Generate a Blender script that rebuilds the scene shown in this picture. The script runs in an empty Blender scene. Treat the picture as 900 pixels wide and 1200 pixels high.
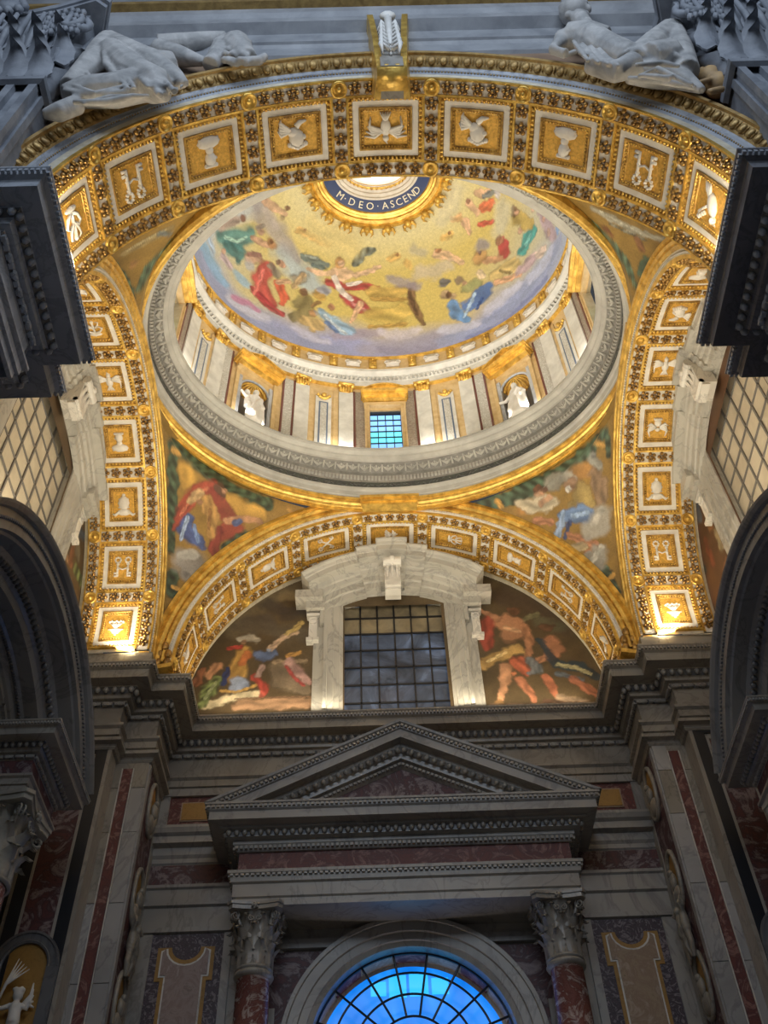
import bpy, math, random
import numpy as np
from mathutils import Matrix, Vector
random.seed(7)
PI = math.pi
sc = bpy.context.scene
COL = sc.collection
def sn(a): return math.sin(a)
def cs(a): return math.cos(a)

# ------------------------------------------------------------------ camera
cam = bpy.data.cameras.new('camera'); camo = bpy.data.objects.new('camera', cam); COL.objects.link(camo)
cam.sensor_fit = 'HORIZONTAL'; cam.sensor_width = 36.0; cam.lens = 1169.99/900*36.0
cam.clip_end = 200
camo.matrix_world = Matrix(((0.99947638, 0.02997836, -0.01217659, -0.5907),
                            (0.01520772, -0.76738672, -0.64100417, 0.0),
                            (-0.02856041, 0.64048335, -0.7674408, 1.6),
                            (0, 0, 0, 1))) @ Matrix.Diagonal((1, 1, 1, 1))
# rows above hold right / up / back vectors of the lens
rt = Vector((0.99947638, 0.01520772, -0.02856041)); up = Vector((0.02997836, -0.76738672, 0.64048335)); fw = Vector((0.01217659, 0.64100417, 0.7674408))
m = Matrix.Identity(4)
for i in range(3):
    m[i][0] = rt[i]; m[i][1] = up[i]; m[i][2] = -fw[i]
m[0][3], m[1][3], m[2][3] = -0.5907, 0.0, 1.6
camo.matrix_world = m
sc.camera = camo
# ------------------------------------------------------------------ world, light, exposure
w = bpy.data.worlds.new('daylight'); sc.world = w; w.use_nodes = True
w.node_tree.nodes['Background'].inputs[0].default_value = (0.74, 0.84, 1.0, 1)
w.node_tree.nodes['Background'].inputs[1].default_value = 0.055
sc.view_settings.view_transform = 'Standard'; sc.view_settings.look = 'None'
sc.view_settings.gamma = 1.0; sc.view_settings.use_curve_mapping = False
sc.view_settings.exposure = 0.22
def aim(o, d):
    o.rotation_euler = Vector(d).to_track_quat('-Z', 'Y').to_euler()
def area(loc, d, sx, sy, power, col, spread=PI):
    l = bpy.data.lights.new('area_light', 'AREA'); l.shape = 'RECTANGLE'; l.size = sx; l.size_y = sy
    l.energy = power; l.color = col; l.spread = spread
    o = bpy.data.objects.new('area_light', l); COL.objects.link(o); o.location = loc; aim(o, d); return o
WARM = (1.0, 0.86, 0.62); NEUT = (1.0, 0.93, 0.82); COOL = (0.72, 0.84, 1.0)
# cornice up-lights in the bay (lamps standing on the cornice)
for sx in (-1, 1):
    area((sx*7.6, 20.8, 20.75), (-sx*0.25, -0.1, 1), 2.2, 0.4, 120, WARM)
    area((sx*6.6, 22.3, 20.7), (-sx*0.3, -0.3, 1), 0.6, 0.4, 110, WARM)
    area((sx*7.7, 15.3, 19.4), (sx*0.05, 0, 1), 0.4, 8.0, 210, WARM)
    area((sx*7.6, 10.0, 20.4), (-sx*0.3, 0.2, 1), 2.0, 0.4, 110, WARM)
    area((sx*6.25, 8.1, 18.9), (-sx*0.45, 0, 1), 0.3, 1.9, 130, WARM)
area((0, 23.1, 20.45), (0, -0.35, 1), 11.0, 0.2, 190, WARM)
area((0, 15.3, 21.0), (0, 0, 1), 7.0, 5.0, 520, (1.0, 0.90, 0.72))  # added fill floating in mid-bay, not a cornice lamp
area((0, 15.3, 30.0), (0, 0, 1), 6.0, 4.0, 330, NEUT)  # added broad light in mid-drum, stands in for lamps on the ring
# lamps hidden behind the drum cornice, shining up the drum and the dome
for k in range(12):
    t = 2*PI*(k+.5)/12
    area((6.45*sn(t), 15.3+4.75*cs(t), 29.15), (-0.35*sn(t), -0.35*cs(t), 1), 1.2, 0.3, 26, NEUT)
# daylight falling through the lantern
area((0, 15.3, 46.0), (0, 0, -1), 2.4, 1.8, 900, (0.92, 0.96, 1.0))
# daylight of the nave windows, high behind the viewer
area((0, -4.0, 26.0), (0, 1, -0.12), 16, 7, 1250, COOL)
area((0.03, 24.45, 10.2), (0, .05, 1), 4.0, 0.3, 14, (1, .85, .7))  # added warm light hidden in the embrasure to brighten the reveal
area((0, 15.0, 6.0), (0, 0.5, 1), 12, 12, 22, (1.0, 0.95, 0.9))  # added low fill for the bay, no lamp of the place

# ------------------------------------------------------------------ materials
def mat(name, base, rough=0.6, metal=0.0, fn=None, bump=0.0, bscale=20, emit=None, estr=1.0):
    mt = bpy.data.materials.new(name); mt.use_nodes = True
    nt = mt.node_tree; p = nt.nodes['Principled BSDF']
    p.inputs['Base Color'].default_value = (*base, 1); p.inputs['Roughness'].default_value = rough
    p.inputs['Metallic'].default_value = metal
    if emit:
        p.inputs['Emission Color'].default_value = (*emit, 1); p.inputs['Emission Strength'].default_value = estr
    if fn: fn(nt, p)
    if bump:
        tc = nt.nodes.new('ShaderNodeTexCoord'); n = nt.nodes.new('ShaderNodeTexNoise'); n.inputs['Scale'].default_value = bscale
        n.inputs['Detail'].default_value = 4
        b = nt.nodes.new('ShaderNodeBump'); b.inputs['Strength'].default_value = bump; b.inputs['Distance'].default_value = 0.02
        nt.links.new(tc.outputs['Object'], n.inputs['Vector']); nt.links.new(n.outputs['Fac'], b.inputs['Height'])
        nt.links.new(b.outputs['Normal'], p.inputs['Normal'])
    return mt
def ramp(nt, fac, stops):
    r = nt.nodes.new('ShaderNodeValToRGB'); e = r.color_ramp.elements
    e[0].position, e[0].color = stops[0][0], (*stops[0][1], 1)
    e[1].position, e[1].color = stops[-1][0], (*stops[-1][1], 1)
    for p_, c in stops[1:-1]:
        x = e.new(p_); x.color = (*c, 1)
    nt.links.new(fac, r.inputs['Fac']); return r
def noise(nt, scale, detail=6, dist=0.0, rough=.6, geo=True, sc3=None):
    if geo:
        tc = nt.nodes.new('ShaderNodeNewGeometry'); src = tc.outputs['Position']
    else:
        tc = nt.nodes.new('ShaderNodeTexCoord'); src = tc.outputs['Object']
    mp = nt.nodes.new('ShaderNodeMapping')
    if sc3: mp.inputs['Scale'].default_value = sc3
    nt.links.new(src, mp.inputs['Vector'])
    n = nt.nodes.new('ShaderNodeTexNoise'); n.inputs['Scale'].default_value = scale; n.inputs['Detail'].default_value = detail
    n.inputs['Distortion'].default_value = dist; n.inputs['Roughness'].default_value = rough
    nt.links.new(mp.outputs['Vector'], n.inputs['Vector']); return n
def marble(name, light, dark, scale=0.7, rough=0.35, dist=2.2, vein=0.5, joints=False):
    def fn(nt, p):
        n = noise(nt, scale, 6, dist, .55, sc3=(1, 1, .55)); n2 = noise(nt, scale*.6, 3, .6, .5)
        mid = tuple((a*.62+b*.38) for a, b in zip(light, dark)); lt = tuple(a*1.12 for a in light)
        r = ramp(nt, n2.outputs['Fac'], [(0.3, mid), (0.5, light), (0.7, lt)])
        v = ramp(nt, n.outputs['Fac'], [(0.36, (1, 1, 1)), (vein-.03, (1, 1, 1)), (vein, (.52, .52, .54)), (vein+.05, (1, 1, 1)), (0.62, (.86, .86, .86)), (0.72, (.66, .66, .67))])
        mm = nt.nodes.new('ShaderNodeMixRGB'); mm.blend_type = 'MULTIPLY'; mm.inputs['Fac'].default_value = .6
        nt.links.new(r.outputs['Color'], mm.inputs['Color1']); nt.links.new(v.outputs['Color'], mm.inputs['Color2'])
        nt.links.new(mm.outputs['Color'], p.inputs['Base Color'])
    return mat(name, light, rough, 0, fn)
def breccia(name, cols, scale=1.6, rough=0.55, dist=3.0):
    def fn(nt, p):
        n = noise(nt, scale, 9, dist, .68)
        k = len(cols)
        r = ramp(nt, n.outputs['Fac'], [(0.3+0.4*i/(k-1), c) for i, c in enumerate(cols)])
        nt.links.new(r.outputs['Color'], p.inputs['Base Color'])
    return mat(name, cols[0], rough, 0, fn)
def tinted(name, c0, c1, scale, rough, metal, bump=.3, bscale=30):
    def fn(nt, p):
        n = noise(nt, scale, 5, .4)
        r = ramp(nt, n.outputs['Fac'], [(.35, c0), (.65, c1)])
        nt.links.new(r.outputs['Color'], p.inputs['Base Color'])
    return mat(name, c0, rough, metal, fn, bump, bscale)
def painted(name, rough=.55, tess=40, metal=0.0):
    def fn(nt, p):
        a = nt.nodes.new('ShaderNodeAttribute'); a.attribute_name = 'Col'
        n = noise(nt, 9, 6, .8); n2 = noise(nt, tess, 2)
        mx = nt.nodes.new('ShaderNodeMath'); mx.operation = 'ADD'
        nt.links.new(n.outputs['Fac'], mx.inputs[0]); nt.links.new(n2.outputs['Fac'], mx.inputs[1])
        r = ramp(nt, mx.outputs[0], [(.0, (.55, .55, .55)), (1.0, (1.25, 1.25, 1.25))])
        mr = nt.nodes.new('ShaderNodeMapRange'); mr.inputs['From Min'].default_value = .7; mr.inputs['From Max'].default_value = 1.3
        nt.links.new(mx.outputs[0], mr.inputs['Value']); nt.links.new(mr.outputs[0], r.inputs['Fac'])
        mm = nt.nodes.new('ShaderNodeMixRGB'); mm.blend_type = 'MULTIPLY'; mm.inputs['Fac'].default_value = .55
        nt.links.new(a.outputs['Color'], mm.inputs['Color1']); nt.links.new(r.outputs['Color'], mm.inputs['Color2'])
        nt.links.new(mm.outputs['Color'], p.inputs['Base Color'])
    return mat(name, (.5, .5, .5), rough, metal, fn)
M = {}
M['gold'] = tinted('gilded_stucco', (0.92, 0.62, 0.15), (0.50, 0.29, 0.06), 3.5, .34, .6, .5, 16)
M['gold_dark'] = tinted('aged_shaded_gilding', (0.62, 0.38, 0.09), (0.24, 0.13, 0.035), 6, .42, .5, .5, 25)
M['gold_ground'] = tinted('gold_mosaic_ground', (0.85, 0.50, 0.10), (0.55, 0.30, 0.05), 14, .5, .35, .8, 60)
M['bronze'] = tinted('bronze_gilding', (0.52, 0.31, 0.09), (0.20, 0.11, 0.035), 8, .32, .7, .2, 20)
M['gold_rim'] = tinted('dull_gold_rim', (0.50, 0.33, 0.12), (0.30, 0.19, 0.07), 5, .45, .45, .2, 20)
M['stucco'] = tinted('white_stucco', (0.80, 0.76, 0.69), (0.66, 0.61, 0.54), 3, .7, 0, .1, 20)
M['stucco_cream'] = tinted('cream_stucco', (0.72, 0.66, 0.52), (0.55, 0.48, 0.36), 5, .7, 0, .1, 20)
M['drum_white'] = tinted('pale_grey_marble', (0.66, 0.65, 0.60), (0.50, 0.49, 0.45), 2, .5, 0, .05, 10)
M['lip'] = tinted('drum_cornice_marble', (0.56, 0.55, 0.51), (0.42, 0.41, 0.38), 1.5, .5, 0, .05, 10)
M['marble'] = marble('veined_grey_marble', (0.35, 0.33, 0.30), (0.10, 0.10, 0.10), .55)
M['marble_light'] = marble('veined_white_marble', (0.72, 0.69, 0.63), (0.26, 0.25, 0.24), .9, .4)
M['marble_mid'] = marble('veined_brown_grey_marble', (0.34, 0.31, 0.265), (0.12, 0.11, 0.10), .8)
M['marble_blue'] = marble('veined_blue_grey_marble', (0.44, 0.47, 0.52), (0.13, 0.14, 0.17), .9)
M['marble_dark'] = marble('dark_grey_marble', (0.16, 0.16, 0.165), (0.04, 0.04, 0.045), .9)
M['black'] = mat('black_marble', (0.022, 0.024, 0.03), .3)
M['red'] = breccia('red_breccia', [(0.07, 0.018, 0.018), (0.17, 0.045, 0.035), (0.10, 0.03, 0.028), (0.30, 0.15, 0.12), (0.13, 0.035, 0.03)])
M['red_dark'] = breccia('dark_red_breccia', [(0.05, 0.02, 0.024), (0.12, 0.04, 0.04), (0.06, 0.025, 0.03), (0.26, 0.2, 0.2), (0.08, 0.03, 0.03)], 1.1)
M['cottanello'] = breccia('red_white_column_marble', [(0.16, 0.05, 0.04), (0.28, 0.11, 0.085), (0.20, 0.07, 0.055), (0.58, 0.46, 0.40), (0.22, 0.08, 0.06)], 1.9, .25)
M['purple'] = breccia('purple_breccia', [(0.03, 0.025, 0.03), (0.09, 0.06, 0.075), (0.04, 0.03, 0.04), (0.26, 0.22, 0.24), (0.05, 0.03, 0.04)], 3.5)
M['yellow'] = breccia('yellow_marble', [(0.24, 0.17, 0.10), (0.38, 0.28, 0.18), (0.30, 0.20, 0.13), (0.44, 0.34, 0.25), (0.28, 0.18, 0.1)], 1.3)
M['ochre'] = breccia('ochre_marble', [(0.26, 0.14, 0.03), (0.40, 0.22, 0.05), (0.32, 0.17, 0.04)], 2.5)
M['pink'] = breccia('pink_grey_marble', [(0.24, 0.18, 0.16), (0.36, 0.28, 0.25), (0.28, 0.2, 0.18), (0.45, 0.38, 0.34)], 1.5)
M['speckle'] = breccia('speckled_marble', [(0.25, 0.24, 0.22), (0.62, 0.62, 0.60), (0.30, 0.28, 0.22), (0.78, 0.78, 0.76), (0.3, 0.28, 0.24)], 8)
M['veined_drum'] = breccia('brown_veined_drum_marble', [(0.12, 0.10, 0.09), (0.34, 0.30, 0.24), (0.18, 0.13, 0.10), (0.46, 0.42, 0.36)], 5)
M['oxblood'] = mat('oxblood_marble', (0.13, 0.035, 0.03), .35)
M['alabaster'] = tinted('honey_alabaster', (0.62, 0.46, 0.24), (0.50, 0.34, 0.15), 4, .4, 0, .05)
M['blue_line'] = mat('blue_grey_inlay', (0.10, 0.14, 0.22), .5)
M['statue'] = tinted('statue_marble', (0.83, 0.81, 0.77), (0.70, 0.68, 0.64), 3, .6, 0, .15, 12)
M['statue_grey'] = tinted('grey_stucco_figure', (0.50, 0.49, 0.48), (0.30, 0.30, 0.30), 2.6, .7, 0, .5, 8)
M['bundle'] = tinted('ochre_bundle', (0.55, 0.35, 0.15), (0.35, 0.24, 0.14), 3, .6, 0, .2)
M['navy'] = mat('blue_enamel_ring', (0.035, 0.06, 0.17), .4)
M['letter'] = mat('gilded_letter', (0.9, 0.85, 0.68), .4)
M['iron'] = mat('dark_iron_bar', (0.02, 0.02, 0.024), .4, .3)
M['void'] = mat('dark_recess', (0.01, 0.01, 0.01), .9)
M['mosaic'] = painted('picture_mosaic')
M['frieze_dark'] = breccia('dark_green_frieze', [(0.03, 0.035, 0.03), (0.09, 0.10, 0.085), (0.05, 0.05, 0.05), (0.16, 0.16, 0.14)], 2.2)
M['leaf_green'] = tinted('green_garland_mosaic', (0.10, 0.17, 0.10), (0.20, 0.29, 0.19), 4, .6, 0)
def blue_glow(nt, p):
    n = noise(nt, .9, 3, .5, sc3=(1, 1, .6)); r = ramp(nt, n.outputs['Fac'], [(.3, (0.0, .16, .75)), (.6, (0.01, .28, 1.0)), (.75, (.06, .45, 1.0))])
    nt.links.new(r.outputs['Color'], p.inputs['Emission Color'])
M['blue_sky'] = mat('blue_evening_pane', (0.02, 0.1, 0.4), .3, 0, blue_glow, emit=(0, .25, 1), estr=.8)
M['blue_reflection'] = mat('bright_blue_reflection', (0.02, 0.2, 0.5), .3, 0, emit=(.02, .5, 1.0), estr=1.0)
def dusk(nt, p):
    n = noise(nt, .8, 5, 1.2); r = ramp(nt, n.outputs['Fac'], [(.35, (.018, .024, .036)), (.55, (.05, .065, .10)), (.72, (.12, .17, .28))])
    nt.links.new(r.outputs['Color'], p.inputs['Base Color']); nt.links.new(r.outputs['Color'], p.inputs['Emission Color'])
M['dusk_pane'] = mat('dusky_glass_pane', (.05, .06, .1), .12, 0, dusk, emit=(.05, .07, .12), estr=.4)
M['cream_pane'] = tinted('cream_blind_pane', (0.62, 0.55, 0.42), (0.50, 0.43, 0.32), 1.2, .6, 0, .03)
M['warm_pane'] = tinted('tawny_pane', (0.30, 0.25, 0.16), (0.18, 0.15, 0.10), 2, .3, 0, .03)
M['day_pane'] = mat('daylit_blue_pane', (.2, .4, .8), .3, 0, emit=(.22, .55, 1.0), estr=1.0)
M['day_cyan'] = mat('daylit_cyan_pane', (.2, .6, .8), .3, 0, emit=(.10, .75, .95), estr=1.0)
M['day_white'] = mat('lantern_daylight_glass', (1, 1, 1), .4, 0, emit=(1, .98, .95), estr=3.0)

M['marble_blue2'] = M['marble_blue']
M['marble_pier'] = marble('dark_blue_grey_pier_marble', (0.20, 0.20, 0.22), (0.06, 0.06, 0.07), .9)
M['marble_light2'] = marble('pale_pilaster_marble', (0.40, 0.39, 0.38), (0.14, 0.14, 0.14), .7)
M['marble_mid2'] = marble('brown_pilaster_marble', (0.32, 0.29, 0.24), (0.12, 0.11, 0.10), .9)
M['ochre2'] = M['ochre']
M['marble_dark2'] = marble('smoky_grey_marble', (0.25, 0.25, 0.245), (0.08, 0.08, 0.08), .6)
M['marble_window'] = marble('veined_window_marble', (0.47, 0.45, 0.40), (0.24, 0.23, 0.21), .8, .45)
M['marble_capital'] = tinted('capital_marble', (0.42, 0.40, 0.34), (0.28, 0.26, 0.22), 2, .6, 0, .1)
M['nave_grey'] = tinted('nave_grey_marble', (0.34, 0.35, 0.37), (0.22, 0.23, 0.25), 1.2, .5, 0, .05)
M['capital_grey'] = tinted('blue_grey_capital_marble', (0.30, 0.32, 0.36), (0.17, 0.185, 0.215), 1.5, .6, 0, .15)
M['spandrel_tan'] = tinted('tan_spandrel_stucco', (0.30, 0.20, 0.13), (0.22, 0.14, 0.09), 1.5, .6, 0, .05)
M['lip_dark'] = tinted('shaded_frieze_marble', (0.30, 0.29, 0.27), (0.20, 0.195, 0.18), 4, .6, 0, .1)  # cornice marble darkened, shade behind the shells put into the colour
M['bar_grey'] = mat('grey_lattice_bar', (0.16, 0.15, 0.14), .5)

# ------------------------------------------------------------------ mesh helpers
class MB:
    def __init__(s): s.v = []; s.f = []
    def add(s, vs, fs):
        o = len(s.v); s.v += [tuple(p) for p in vs]; s.f += [tuple(i+o for i in f) for f in fs]; return s
    def box(s, c, d, R=None):
        vs = []
        for x in (-1, 1):
            for y in (-1, 1):
                for z in (-1, 1):
                    p = Vector((x*d[0]/2, y*d[1]/2, z*d[2]/2))
                    if R: p = R @ p
                    vs.append((p[0]+c[0], p[1]+c[1], p[2]+c[2]))
        return s.add(vs, [(0, 1, 3, 2), (4, 6, 7, 5), (0, 4, 5, 1), (2, 3, 7, 6), (0, 2, 6, 4), (1, 5, 7, 3)])
    def grid(s, P, cu=False, cv=False):
        n, m_ = len(P), len(P[0]); vs = [p for r in P for p in r]; fs = []
        for i in range(n if cu else n-1):
            for j in range(m_ if cv else m_-1):
                a, b = (i+1) % n, (j+1) % m_
                fs.append((i*m_+j, a*m_+j, a*m_+b, i*m_+b))
        return s.add(vs, fs)
    def ball(s, c, r, n=8, k=5, R=None):
        if not hasattr(r, '__len__'): r = (r, r, r)
        P = []
        for i in range(k+1):
            a = PI*i/k; row = []
            for j in range(n):
                b = 2*PI*j/n; p = Vector((r[0]*sn(a)*cs(b), r[1]*sn(a)*sn(b), r[2]*cs(a)))
                if R: p = R @ p
                row.append((p[0]+c[0], p[1]+c[1], p[2]+c[2]))
            P.append(row)
        return s.grid(P, False, True)
    def tube(s, pts, rad, n=8, closed=False):
        pts = [Vector(p) for p in pts]; k = len(pts)
        if not hasattr(rad, '__len__'): rad = [rad]*k
        P = []; up0 = Vector((0.13, 0.21, 0.97))
        for i in range(k):
            if closed: t = pts[(i+1) % k]-pts[i-1]
            else: t = pts[min(i+1, k-1)]-pts[max(i-1, 0)]
            t = t.normalized() if t.length > 1e-9 else Vector((0, 0, 1))
            u = t.cross(up0)
            if u.length < 1e-3: u = t.cross(Vector((1, 0, 0)))
            u.normalize(); v = t.cross(u)
            P.append([tuple(pts[i]+rad[i]*(cs(2*PI*j/n)*u+sn(2*PI*j/n)*v)) for j in range(n)])
        if not closed:
            P = [[tuple(pts[0])]*n]+P+[[tuple(pts[-1])]*n]
        return s.grid(P, closed, True)
    def lathe(s, prof, c=(0, 0, 0), n=24, a0=0, a1=2*PI, sx=1, sy=1):
        full = abs(a1-a0-2*PI) < 1e-6; k = n if full else n+1
        P = [[(c[0]+r*sx*cs(a0+(a1-a0)*j/n), c[1]+r*sy*sn(a0+(a1-a0)*j/n), c[2]+z) for j in range(k)] for r, z in prof]
        return s.grid(P, False, full)
    def prism(s, poly, fn, h0, h1):
        n = len(poly); s.add([fn(x, y, h0) for x, y in poly], [tuple(range(n))]); s.add([fn(x, y, h1) for x, y in poly], [tuple(range(n))])
        s.add([fn(x, y, h0) for x, y in poly]+[fn(x, y, h1) for x, y in poly], [(i, (i+1) % n, n+(i+1) % n, n+i) for i in range(n)]); return s
    def build(s, name, mt, parent=None, smooth=False, label=None):
        me = bpy.data.meshes.new(name); me.from_pydata(s.v, [], s.f); me.materials.append(M[mt] if isinstance(mt, str) else mt)
        if smooth: me.polygons.foreach_set('use_smooth', [True]*len(me.polygons))
        me.update()
        o = bpy.data.objects.new(name, me); COL.objects.link(o)
        if parent: o.parent = parent
        if label: o['label'] = label
        return o
def thing(name, label, cat, loc=(0, 0, 0), rot=(0, 0, 0), group=None):
    o = bpy.data.objects.new(name, None); COL.objects.link(o); o.location = loc; o.rotation_euler = rot
    o.empty_display_size = .1
    o['label'] = label; o['category'] = cat
    if group: o['group'] = group
    return o
def tag(o, label, cat, group=None):
    o['label'] = label; o['category'] = cat
    if group: o['group'] = group
    return o
def struct(o): o['kind'] = 'structure'; return o
def stuff(o): o['kind'] = 'stuff'; return o
def inst(o, parent, loc=(0, 0, 0), rot=(0, 0, 0), scale=(1, 1, 1)):
    c = bpy.data.objects.new(o.name.split('.')[0], o.data); COL.objects.link(c); c.parent = parent
    c.location = loc; c.rotation_euler = rot; c.scale = scale
    if 'label' in o: c['label'] = o['label']
    if 'kind' in o: c['kind'] = o['kind']
    return c
def copy_tree(o, parent=None):
    c = o.copy(); COL.objects.link(c); c.parent = parent
    for ch in list(o.children): copy_tree(ch, c)
    return c

# sweep a profile [(out, z)] along a plan path (outward = right-hand side of travel when sgn=1)
def offset_path(path, d, sgn=1, closed=False):
    n = len(path); out = []
    for i in range(n):
        a = Vector(path[i-1]) if (i > 0 or closed) else None; b = Vector(path[i]); c = Vector(path[(i+1) % n]) if (i < n-1 or closed) else None
        n1 = n2 = None
        if a is not None: t = (b-a).normalized(); n1 = Vector((t.y, -t.x))*sgn
        if c is not None: t = (c-b).normalized(); n2 = Vector((t.y, -t.x))*sgn
        if n1 is None: n1 = n2
        if n2 is None: n2 = n1
        mm = n1+n2; mm = mm/max(.35, (1+n1.dot(n2)))
        out.append((b.x+mm.x*d, b.y+mm.y*d))
    return out
def sweep(mb, path, prof, sgn=1, z0=0, k=1.0, closed=False):
    P = []
    for o, z in prof:
        q = offset_path(path, o*k, sgn, closed); P.append([(x, y, z0+z*k) for x, y in q])
    mb.grid(P, False, closed)
def along(path, d, sgn, spacing, closed=False):
    q = offset_path(path, d, sgn, closed)
    if closed: q = q+[q[0]]
    out = []
    for i in range(len(q)-1):
        a = Vector(q[i]); b = Vector(q[i+1]); L = (b-a).length; n = max(1, int(L/spacing)); t = (b-a)/L if L else Vector((1, 0))
        for j in range(n):
            p = a+(b-a)*((j+.5)/n); out.append((p.x, p.y, math.atan2(t.y, t.x), L/n))
    return out
def eggs(mb, path, d, sgn, z, spacing, size, closed=False):
    for x, y, a, s_ in along(path, d, sgn, spacing, closed):
        R = Matrix.Rotation(a, 3, 'Z'); mb.ball((x, y, z), (s_*.36, size*.8, size), 6, 4, R)
def dentils(mb, path, d, sgn, z, spacing, size, closed=False):
    for x, y, a, s_ in along(path, d, sgn, spacing, closed):
        mb.box((x, y, z), (s_*.6, size, size), Matrix.Rotation(a, 3, 'Z'))
# vertex painting: strokes = (rgb, softness, [(x,y,z,r),...]) in metres on the surface
def srgb(c):
    c = np.asarray(c, float)/255.; return np.where(c <= .04045, c/12.92, ((c+.055)/1.055)**2.4)
rngp = np.random.default_rng(5)
def paint(o, base, strokes):
    me = o.data; n = len(me.vertices); co = np.empty(n*3); me.vertices.foreach_get('co', co); co = co.reshape(-1, 3)
    colr = base(co) if callable(base) else np.tile(srgb(base), (n, 1))
    def wob(q, f, ph):
        return np.stack([np.sin(q@np.array([.8, 1.3, .9])*f+ph+1.7*np.sin(q@np.array([1.1, -.7, .6])*f*.8)), np.sin(q@np.array([-1.1, .6, 1.2])*f+ph*2+1.5*np.sin(q@np.array([.5, 1.2, -.8])*f*.9)), np.sin(q@np.array([.9, -1.0, 1.1])*f+ph*3+1.6*np.sin(q@np.array([-.8, .5, 1.1])*f))], 1)
    if not callable(base): colr = colr*np.clip(1+.12*wob(co, 1.3, .4)[:, :1]+.10*wob(co, 4.1, .9)[:, 1:2], .5, 1.5)
    for rgb, soft, pts in strokes:
        c = srgb(rgb); c = c*.86+c.mean()*.14; pts = np.asarray(pts, float); pts[:, 3] *= 1.22; rm = pts[:, 3].max()*(1.35+soft*.6); lo = pts[:, :3].min(0)-rm; hi = pts[:, :3].max(0)+rm
        idx = np.nonzero(((co > lo) & (co < hi)).all(1))[0]
        if not len(idx): continue
        q0 = co[idx]; r0 = pts[:, 3].mean(); ph = rngp.uniform(0, 6)
        q = q0+wob(q0, 2.0/r0*.55, ph)*r0*.22+wob(q0, 2.0/r0*1.5, ph+1)*r0*.10
        d = np.full(len(idx), 9.)
        if len(pts) == 1: d = np.linalg.norm(q-pts[0, :3], axis=1)/pts[0, 3]
        for a, b in zip(pts[:-1], pts[1:]):
            ab = b[:3]-a[:3]; L = ab@ab+1e-12; t = np.clip(((q-a[:3])@ab)/L, 0, 1)
            e = np.linalg.norm(q-(a[:3]+t[:, None]*ab), axis=1)/(a[3]+(b[3]-a[3])*t); d = np.minimum(d, e)
        sf = soft*.9+.12
        al = np.clip((1+sf*.5-d)/sf, 0, 1)[:, None]*(.93 if soft < .55 else .8)
        ax = (pts[-1, :3]-pts[0, :3]) if len(pts) > 1 else rngp.normal(size=3); ax = ax/(np.linalg.norm(ax)+1e-6); sd = np.cross(ax, rngp.normal(size=3)); sd /= np.linalg.norm(sd)+1e-6
        f = 2.6/max(r0, .03)
        sh = np.sin((q0@sd)*f+1.9*np.sin((q0@ax)*f*.35+ph)+ph*2)*.6+np.sin((q0@sd)*f*2.3+1.2*np.sin((q0@ax)*f*.6)+ph)*.4
        cc = c[None]*np.clip(1+(.38 if soft < .55 else .12)*sh, .4, 1.7)[:, None]
        if soft < .45: cc = cc*np.where(d > .86, .74, 1.0)[:, None]
        if c[1] > c[0] and c[1] > c[2] and c.mean() < .2: cc = cc*np.clip(1+.8*np.sin((q0@ax)*16+2.5*np.sin((q0@sd)*9))*np.sin((q0@sd)*14), .35, 2.1)[:, None]
        colr[idx] = colr[idx]*(1-al)+np.clip(cc, 0, 1)*al
    at = me.color_attributes.new('Col', 'FLOAT_COLOR', 'POINT')
    at.data.foreach_set('color', np.c_[colr, np.ones(n)].astype(np.float32).ravel())
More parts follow.
